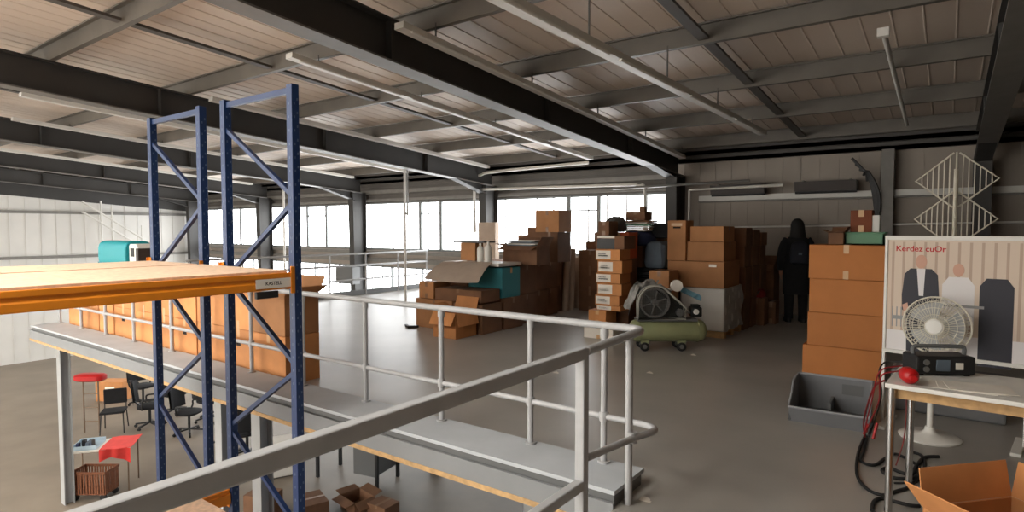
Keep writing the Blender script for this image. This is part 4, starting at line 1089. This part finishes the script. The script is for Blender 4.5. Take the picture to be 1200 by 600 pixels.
for k in range(44):
    a = 2 * math.pi * k / 44
    for prof in ([(.06, .122), (FR_ * .65, .112), (FR_ * .9, .09), (FR_, .055)], [(.08, -.02), (FR_ * .6, -.01), (FR_ * .9, .018), (FR_, .055)]):
        gb.tube([hd @ Vector((r * math.cos(a), r * math.sin(a), z)) for r, z in prof], .0022, 4)
gb.build('wire_guard', M_wire, fan, world=False)
MB().lathe([(.005, .135), (.05, .132), (.062, .118), (.06, .11), (.005, .11)], hd, 24).build('hub_cap', M_white, fan, world=False, smooth=True)

# ================================================================== TABLE
TZ_ = .75
c0 = at_z(1037, 449, TZ_)
tb = thing('work_table', 'white-topped table with bright metal legs at the right edge, holding the black charger', 'table', (c0.x, c0.y, 0), R(-4))
W_, D_ = 1.5, .62
def tbx(f, name, m, parent=tb, **k):
    b = MB(); f(b); return b.build(name, m, parent, world=False, **k)
tbx(lambda b: b.box(0, W_, 0, D_, TZ_ - .025, TZ_), 'table_top', M_white, bevel=.004)
tbx(lambda b: (b.box(.04, W_ - .04, .05, .07, TZ_ - .085, TZ_ - .025), b.box(.04, W_ - .04, D_ - .07, D_ - .05, TZ_ - .085, TZ_ - .025), b.box(.05, .07, .06, D_ - .06, TZ_ - .085, TZ_ - .025), b.box(W_ - .07, W_ - .05, .06, D_ - .06, TZ_ - .085, TZ_ - .025)), 'apron', M_wood)
for x, y in ((.028, .03), (W_ - .03, .03), (.06, D_ - .03), (W_ - .03, D_ - .03)):
    tbx(lambda b: b.tube([(x, y, .0), (x, y, TZ_ - .024)], .02, 14), 'leg', M_chrome, smooth=True)
def tp(px, py): return at_z(px, py, TZ_)
# white low shelf box behind on the table edge: printed matter and papers
q0 = tp(1096, 452)
pr = thing('paper_stack', 'white papers spread on the table beside the red plug', 'papers', (q0.x, q0.y, TZ_), R(6))
for k in range(3):
    b = MB(); b.box(-.03 + .04 * k, .26 + .04 * k, -.06 - .01 * k, .13, .001 + .002 * k, .003 + .002 * k, Matrix.Rotation(R(5 * k - 6), 4, 'Z')); b.build('sheet', M_paper, pr, world=False)
q0 = tp(1100, 441)
bc = thing('battery_charger', 'black battery charger with a handle and pale front panel on the table', 'charger', (q0.x, q0.y, TZ_), YAW - .1)
def bx_(f, name, m, parent=bc, **k):
    b = MB(); f(b); return b.build(name, m, parent, world=False, **k)
bx_(lambda b: b.box(-.12, .2, 0, .16, .008, .115), 'housing', M_black, bevel=.012)
bx_(lambda b: b.box(-.015, .06, -.004, .004, .03, .095), 'front_panel', M_bluegrey, bevel=.003)
bx_(lambda b: b.box(.09, .13, -.004, .004, .04, .08), 'switch_plate', M_paper)
bx_(lambda b: b.tube(smooth_path([(-.1, .08, .11), (-.1, .08, .15), (-.06, .08, .16), (.15, .08, .16), (.18, .08, .15), (.18, .08, .11)], 4), .012, 8), 'handle', M_lip, smooth=True)
bx_(lambda b: [b.box(x, x + .03, y, y + .03, 0, .01) for x in (-.1, .15) for y in (.02, .11)], 'foot', M_rubber)
bx_(lambda b: [b.lathe([(.004, 0), (.016, 0), (.016, .01), (.004, .01)], AY(-.07 + .035 * k * 0 + .0, -.0, .04 + .04 * k), 14) for k in range(2)], 'knob', M_greymetal)
q0 = tp(1065, 449)
rp_ = thing('red_plug', 'round red power connector lying on the table in front of the charger', 'plug', (q0.x, q0.y, TZ_), YAW - .3)
rp_.scale = (.82, .82, .82)
b = MB(); b.lathe([(.012, -.05), (.046, -.05), (.052, -.04), (.052, .03), (.04, .05), (.022, .06), (.02, .1)], AY(0, 0, .053), 26); b.build('shell', M_red, rp_, world=False, smooth=True)
b = MB(); b.lathe([(.02, -.056), (.04, -.056), (.04, -.045), (.02, -.045)], AY(0, 0, .053), 22); b.build('socket_ring', mat('dark_red_plastic', (140, 14, 18), .5), rp_, world=False, smooth=True)
b = MB(); b.tube(smooth_path([(0, .1, .053), (0, .14, .045), (.02, .2, .02), (.1, .22, .012)]), .012, 8); b.build('lead', M_rubber, rp_, world=False, smooth=True)
# leads from the charger over the table edge: red and black pairs
e0 = c0
def lead(name, px_pts, m, r, lab):
    pts = []
    for px, py, z in px_pts:
        pts.append(at_z(px, py, z))
    o = MB().tube(smooth_path(pts, 7), r, 7).build(name, m, smooth=True); return tag(o, lab, 'cable', 'jump leads over the table edge')
lead('jump_lead', [(1064, 428, .77), (1046, 430, .762), (1036, 432, .755), (1028, 441, .70), (1022, 468, .5), (1016, 492, .25), (1013, 508, .1)], mat('lead_red', (150, 30, 34), .5), .0045, 'red lead running over the table edge, the upper of two red ones')
lead('jump_lead', [(1062, 434, .77), (1045, 436, .762), (1036, 438, .755), (1031, 446, .70), (1030, 470, .5), (1020, 494, .25), (1016, 506, .1)], mat('lead_red', (150, 30, 34), .5), .0045, 'red lead running over the table edge, the lower of two red ones')
lead('jump_lead', [(1066, 424, .79), (1045, 424, .765), (1035, 426, .755), (1030, 438, .7), (1033, 462, .5), (1026, 490, .25), (1018, 508, .08)], M_rubber, .005, 'black lead hanging over the table edge behind the red ones')
lead('jump_lead', [(1036, 446, .72), (1026, 452, .62), (1018, 470, .46), (1012, 496, .2), (1014, 512, .06)], mat('dark_red_lead', (120, 16, 20), .5), .006, 'dark red lead drooping nearest the grey bin')
tcl = thing('lead_clamps', 'knot of red lead clamps hanging by the table leg above the floor cables', 'clamps', at_z(1016, 510, .05), 0)
for k in range(3):
    b = MB(); b.bar((-.02 + .03 * k, 0, -.01 * k), (-.0 + .03 * k, .05, .07 + .01 * k), .016, .02); b.build('clamp', (M_red, M_rubber, M_red)[k], tcl, world=False, bevel=.003)
# black cables looped on the floor
def floor_cable(pp, r, lab, m=M_rubber):
    pts = [at_z(px, py, r + .001) for px, py in pp]
    o = MB().tube(smooth_path(pts, 8), r, 8).build('floor_cable', m, smooth=True)
    return tag(o, lab, 'cable', 'black cables on the floor')
floor_cable([(1014, 510), (1006, 530), (1004, 555), (1015, 572), (1034, 580), (1052, 575), (1066, 570), (1078, 556), (1084, 545), (1080, 534), (1070, 530)], .010, 'black cable curling widest over the floor to the left of the table leg')
floor_cable([(1016, 512), (1012, 528), (1009, 540), (1024, 545), (1036, 538), (1048, 532), (1060, 536), (1072, 543), (1080, 550), (1090, 548)], .010, 'black cable snaking between table leg and fan base')
floor_cable([(1100, 535), (1084, 536), (1074, 546), (1068, 556), (1054, 553), (1042, 548), (1034, 552), (1048, 560), (1070, 560), (1082, 552)], .012, 'thick black cable coiled under the table beside the fan base')
floor_cable([(1048, 566), (1060, 566), (1074, 565), (1084, 556)], .006, 'thin black cable lying straight on the floor under the table')
floor_cable([(1022, 598), (1024, 588), (1034, 584), (1050, 588), (1066, 592), (1078, 593)], .011, 'black cable nearest the camera, running towards the tilted carton')
a_ = at_z(1051, 527, 0.02); 
lead('jump_lead', [(1062, 455, .62), (1062, 490, .3), (1058, 520, .08), (1050, 545, .02)], mat('thin_red_lead', (150, 60, 60), .5), .004, 'thin red wire hanging under the table in front of the fan base')

# carton tilted at the bottom right corner
q0 = at_z(1112, 600, .02)
bxx = carton(-.27, .27, -.2, .2, 0, .28, 'warm brown carton with raised flap at the near right corner below the table', m=M_cardo, flaps=(80, 50, 65, 80))
qc = at_z(1078, 592, .28); bxx.location = (qc.x + .33, qc.y + .07, 0); bxx.rotation_euler = (0, 0, R(48))
rpq = at_z(1094, 541, .34)

# grey open-front storage bin on the floor
q0 = at_z(970, 500, 0.0)
bn2 = thing('storage_bin', 'grey open-fronted plastic storage bin on the floor before the carton stack', 'bin', (q0.x, q0.y, 0), .05)
def sb(f, name, m=M_bin, parent=bn2, **k):
    b = MB(); f(b); return b.build(name, m, parent, world=False, **k)
bw_, bd_, bh_, th = .29, .5, .30, .008
sb(lambda b: (b.box(-bw_, bw_, 0, bd_, 0, .01), b.box(-bw_, bw_, bd_ - th, bd_, 0, bh_), b.hexa([(-bw_, -.03, .125), (bw_, -.03, .125), (bw_, -.022, .125), (-bw_, -.022, .125), (-bw_ + .02, 0, .0), (bw_ - .02, 0, .0), (bw_ - .02, .008, .0), (-bw_ + .02, .008, .0)]),
              [b.prism([(0, 0), (bd_, 0), (bd_, bh_), (.22, bh_), (.12, .2), (-.03, .12)], s * bw_ - th * (s > 0), s * bw_ + th * (s < 0), 'x') for s in (-1, 1)]), 'shell', M_bin)
sb(lambda b: (b.tube([(-bw_, -.03, .125), (bw_, -.03, .125)], .011, 8), b.tube([(-bw_, bd_, bh_), (bw_, bd_, bh_)], .011, 8), [b.tube([(s * bw_, -.03, .12), (s * bw_, .12, .2), (s * bw_, .22, bh_), (s * bw_, bd_, bh_)], .009, 8) for s in (-1, 1)]), 'rim', mat('bin_rim', (140, 141, 144), .45), smooth=True)
sb(lambda b: b.box(.06, .22, bd_ - th - .004, bd_ - th, .16, .25), 'label_card', M_lip)
sb(lambda b: b.box(-.02, .0, .24, .5, .012, .13), 'divider', M_lip)
sb(lambda b: (b.box(-bw_ - .012, bw_ + .012, .02, bd_ - .02, .0, .012),), 'base_rib', M_lip, bevel=.004)
# tray and boxes under the table behind the fan
q0 = at_z(1074, 488, .0)
b = MB(); b.box(-.3, .5, .0, .35, 0, .36); o = b.build('storage_crate', M_bin, bevel=.02); o.location = (q0.x + .1, q0.y + .12, 0); tag(o, 'grey plastic crate standing on the floor behind the fan pole', 'crate')

# scraps on the floor
for px, py, lab in ((762, 437, 'white paper scrap on the floor in front of the compressor'), (757, 586, 'white paper scrap on the floor by the kerb corner'), (813, 416, 'white paper scrap by the compressor wheel'), (652, 437, 'tiny white scrap on the loft floor behind the railing')):
    q0 = at_z(px, py, 0); b = MB(); b.grid(lambda u, v: (q0.x + .07 * (u - .5), q0.y + .05 * (v - .5), .003 + .006 * math.sin(u * 5) * v), 5, 4, .002); tag(b.build('paper_scrap', M_paper), lab, 'scrap', 'paper scraps on the loft floor')

# ================================================================== GROUND FLOOR BELOW
def gp(px, py): return at_z(px, py, ZG)
def office_chair(loc, rz, label):
    t = thing('office_chair', label, 'chair', (loc.x, loc.y, ZG), rz, 'dark chairs on the ground floor')
    def k_(f, name, m=M_black, parent=t, **kw):
        b = MB(); f(b); return b.build(name, m, parent, world=False, **kw)
    k_(lambda b: b.ell([(0, 0, .43, .2, .2), (0, 0, .45, .235, .23), (0, 0, .49, .24, .235), (0, 0, .51, .2, .2)], 20, 3.4), 'seat', M_darkcloth, smooth=True)
    k_(lambda b: b.grid(lambda u, v: (-.22 + .44 * u, .22 + .05 * v - .07 * (1 - (2 * u - 1) ** 2) * -1 * .5, .56 + .48 * v), 8, 8, 0) and b.grid(lambda u, v: (-.22 + .44 * u, .27 + .05 * v + .035 * (1 - (2 * u - 1) ** 2), .56 + .48 * v), 8, 8, 0), 'backrest', M_darkcloth, smooth=True)
    k_(lambda b: b.bar((0, .1, .43), (0, .29, .6), .05, .02), 'back_bar')
    for s in (-1, 1): k_(lambda b: b.tube(smooth_path([(s * .22, .12, .44), (s * .28, .1, .55), (s * .28, .08, .65), (s * .28, -.14, .66)], 4), .018, 8), 'armrest', smooth=True)
    k_(lambda b: b.tube([(0, 0, .1), (0, 0, .43)], .028, 10), 'gas_column', smooth=True)
    bs = k_(lambda b: [b.bar((0, 0, .11), (.3 * math.cos(a), .3 * math.sin(a), .075), .04, .03) for a in [2 * math.pi * j / 5 for j in range(5)]], 'star_base')
    for j in range(5):
        a = 2 * math.pi * j / 5; k_(lambda b: b.lathe([(.005, -.02), (.03, -.02), (.03, .02), (.005, .02)], Matrix.Translation((.3 * math.cos(a), .3 * math.sin(a), .03)) @ Matrix.Rotation(a, 4, 'Z') @ Matrix.Rotation(R(90), 4, 'X'), 12), 'castor', M_rubber, bs, smooth=True)
    return t
def visitor_chair(loc, rz, label):
    t = thing('visitor_chair', label, 'chair', (loc.x, loc.y, ZG), rz, 'dark chairs on the ground floor')
    def k_(f, name, m=M_black, parent=t, **kw):
        b = MB(); f(b); return b.build(name, m, parent, world=False, **kw)
    k_(lambda b: b.box(-.23, .23, -.22, .22, .42, .47), 'seat', M_darkcloth, bevel=.02); k_(lambda b: b.box(-.22, .22, .2, .25, .55, .88), 'backrest', M_darkcloth, bevel=.02)
    for s in (-1, 1):
        k_(lambda b: b.tube([(s * .22, -.24, 0), (s * .2, -.18, .42)], .012, 8), 'leg', M_black); k_(lambda b: b.tube([(s * .22, .28, 0), (s * .2, .2, .42), (s * .2, .23, .85)], .012, 8), 'leg', M_black)
    return t
visitor_chair(gp(134, 505), R(60), 'dark visitor chair on the ground floor, leftmost of the group')
office_chair(gp(176, 500), R(150), 'dark swivel chair on the ground floor next to the visitor chair')
office_chair(gp(206, 484), R(215), 'dark swivel chair on the ground floor just behind the leftmost blue upright')
office_chair(gp(222, 508), R(120), 'dark swivel chair on the ground floor between two blue uprights')
office_chair(gp(268, 520), R(30), 'dark swivel chair on the ground floor seen through the nearer rack frame')
office_chair(gp(168, 474), R(100), 'dark swivel chair on the ground floor tucked behind the visitor chair')
office_chair(gp(246, 493), R(190), 'dark swivel chair on the ground floor farthest under the loft')
office_chair(gp(290, 534), R(250), 'dark swivel chair on the ground floor closest to the grey loft post')
# table with red cloth, tray and bottles
q0 = gp(132, 570)
t = thing('side_table', 'small pale-topped table on the ground floor, half covered by red cloth', 'table', (q0.x, q0.y, ZG), YAW + .3)
def st(f, name, m, parent=t, **k):
    b = MB(); f(b); return b.build(name, m, parent, world=False, **k)
st(lambda b: b.box(-.55, .35, -.3, .3, .72, .745), 'table_top', M_paper, bevel=.004)
for x in (-.52, .32):
    for y in (-.27, .27): st(lambda b: b.tube([(x, y, 0), (x, y, .72)], .012, 8), 'leg', M_brownrack)
cl = thing('red_cloth', 'bright red cloth hanging over the end of the small ground floor table', 'cloth', (q0.x, q0.y, ZG), YAW + .3)
b = MB(); b.grid(lambda u, v: (-.08 + .46 * u, -.33 + .66 * v, .757 + .006 * math.sin(9 * u + 5 * v)), 10, 10, .006)
b.grid(lambda u, v: (-.08 + .46 * u, -.335 - .02 * math.sin(u * 14), .757 - .2 * v * (1 - .3 * math.sin(u * 4))), 14, 5, .004); b.build('cloth', M_redcloth, cl, world=False, smooth=True)
tr = thing('pale_tray', 'pale tray with dark and blue odds and ends on the small ground floor table', 'tray', (q0.x, q0.y, ZG + .745), YAW + .3)
b = MB(); b.box(-.5, -.14, -.25, .2, 0, .012); b.box(-.5, -.14, -.25, -.24, 0, .07); b.box(-.5, -.14, .19, .2, 0, .07); b.box(-.5, -.49, -.25, .2, 0, .07); b.build('tray', mat('pale_blue_plastic', (176, 196, 208), .5), tr, world=False)
for k in range(4):
    b = MB(); b.box(-.46 + .07 * k, -.41 + .07 * k, -.18 + .06 * (k % 2), -.1 + .08 * (k % 3), .012, .1 + .03 * (k % 2)); b.build('contents', (M_navy, M_black, M_bluegrey, M_tie)[k], tr, world=False, bevel=.006)
q1 = gp(112, 582)
bk_ = thing('wicker_basket', 'brown slatted basket on wheels beside the small ground floor table', 'basket', (q1.x, q1.y, ZG), YAW)
b = MB()
for k in range(12): b.box(-.26 + .045 * k, -.235 + .045 * k, -.17, -.16, .12, .46); b.box(-.26 + .045 * k, -.235 + .045 * k, .16, .17, .12, .46)
for k in range(8): b.box(-.27, -.26, -.16 + .043 * k, -.135 + .043 * k, .12, .46); b.box(.27, .28, -.16 + .043 * k, -.135 + .043 * k, .12, .46)
b.box(-.27, .28, -.17, .17, .1, .12); b.build('slatted_body', M_wicker, bk_, world=False)
b = MB(); b.box(-.28, .29, -.18, -.165, .44, .48); b.box(-.28, .29, .165, .18, .44, .48); b.box(-.28, -.265, -.18, .18, .44, .48); b.box(.275, .29, -.18, .18, .44, .48); b.build('rim', M_wicker, bk_, world=False)
for x in (-.22, .23):
    for y in (-.14, .14): MB().lathe([(.01, -.02), (.05, -.02), (.05, .02), (.01, .02)], AY(x, y, .05), 14).build('wheel', M_rubber, bk_, world=False, smooth=True)
# ladder-like brown rack with red cushion
q1 = gp(108, 507)
lr = thing('step_frame', 'brown ladder-like frame topped with a red cushion on the ground floor', 'frame', (q1.x, q1.y, ZG), YAW)
for x in (-.16, .16): MB().tube([(x, 0, 0), (x, 0, 1.15)], .016, 8).build('upright_tube', M_brownrack, lr, world=False, smooth=True)
for z in (.25, .55, .85): MB().tube([(-.16, 0, z), (.16, 0, z)], .012, 8).build('rung', M_brownrack, lr, world=False, smooth=True)
MB().ell([(0, 0, 1.14, .28, .14), (0, 0, 1.17, .32, .17), (0, 0, 1.25, .32, .17), (0, 0, 1.28, .27, .13)], 20, 3).build('cushion', M_red, lr, world=False, smooth=True)
# white carton, low cupboard, dark desk, crates under the loft
q1 = gp(124, 470)
b = MB(); b.box(-.35, .35, -.2, .2, 0, .5); o = b.build('pale_carton', M_cardo, bevel=.01); o.location = (q1.x, q1.y + .2, ZG); o.rotation_euler = (0, 0, YAW); tag(o, 'pale carton with a white sticker on the ground floor under the loft edge', 'box'); label_on(o, M_paper, .35, .7, .3, .75)
q1 = gp(330, 560)
wc = thing('low_cupboard', 'low white cupboard on the ground floor between two blue uprights', 'cupboard', (q1.x, q1.y, ZG), YAW + .5)
MB().box(-.24, .24, 0, .45, .02, .62).build('body', M_paper, wc, world=False, bevel=.004); MB().box(-.225, .225, -.012, 0, .04, .6).build('door', M_white, wc, world=False, bevel=.003); MB().box(-.23, .23, .02, .44, 0, .02).build('plinth', M_lip, wc, world=False)
q1 = gp(392, 570)
dk = thing('work_desk', 'dark desk with grey top in the shade under the loft', 'desk', (q1.x, q1.y + .5, ZG), R(12))
MB().box(-.7, .7, -.35, .35, .70, .74).build('desk_top', M_tie, dk, world=False, bevel=.004)
for x in (-.64, .64):
    for y in (-.3, .3): MB().box(x - .025, x + .025, y - .025, y + .025, 0, .70).build('leg', M_black, dk, world=False)
MB().box(.15, .6, -.3, .3, .2, .69).build('drawer_unit', M_lip, dk, world=False, bevel=.004)
GC = 'cartons on the ground floor by the loft post'
for k, (px, py, s, h, lab) in enumerate(((352, 612, .5, .30, 'brown carton on the ground floor just right of the loft post'), (408, 600, .45, .2, 'brown carton on the ground floor below the kerb, beside another'), (440, 606, .4, .18, 'brown carton on the ground floor below the kerb, farthest right'), (400, 655, .5, .3, 'brown carton on the ground floor nearest the stairwell edge'), (296, 612, .45, .4, 'brown carton on the ground floor left of the loft post'))):
    q1 = gp(px, py); carton(q1.x - s / 2, q1.x + s / 2, q1.y, q1.y + s * .8, ZG, ZG + h, lab, GC, m=M_cardd, yaw=R(11 * k - 20), flaps=((-35, 8, -10, 15) if k in (1, 3) else None))
q1 = at_z(484, 384, .0)
b = MB(); b.box(-.09, .09, -.03, .03, 0, .035); b.box(-.09, -.05, -.03, .2, 0, .035); o = b.build('steel_bracket', M_black, bevel=.004); o.location = (q1.x, q1.y, 0); o.rotation_euler = (0, 0, YAW + .4); tag(o, 'black angled bracket on the floor at the near left corner of the middle row', 'bracket')
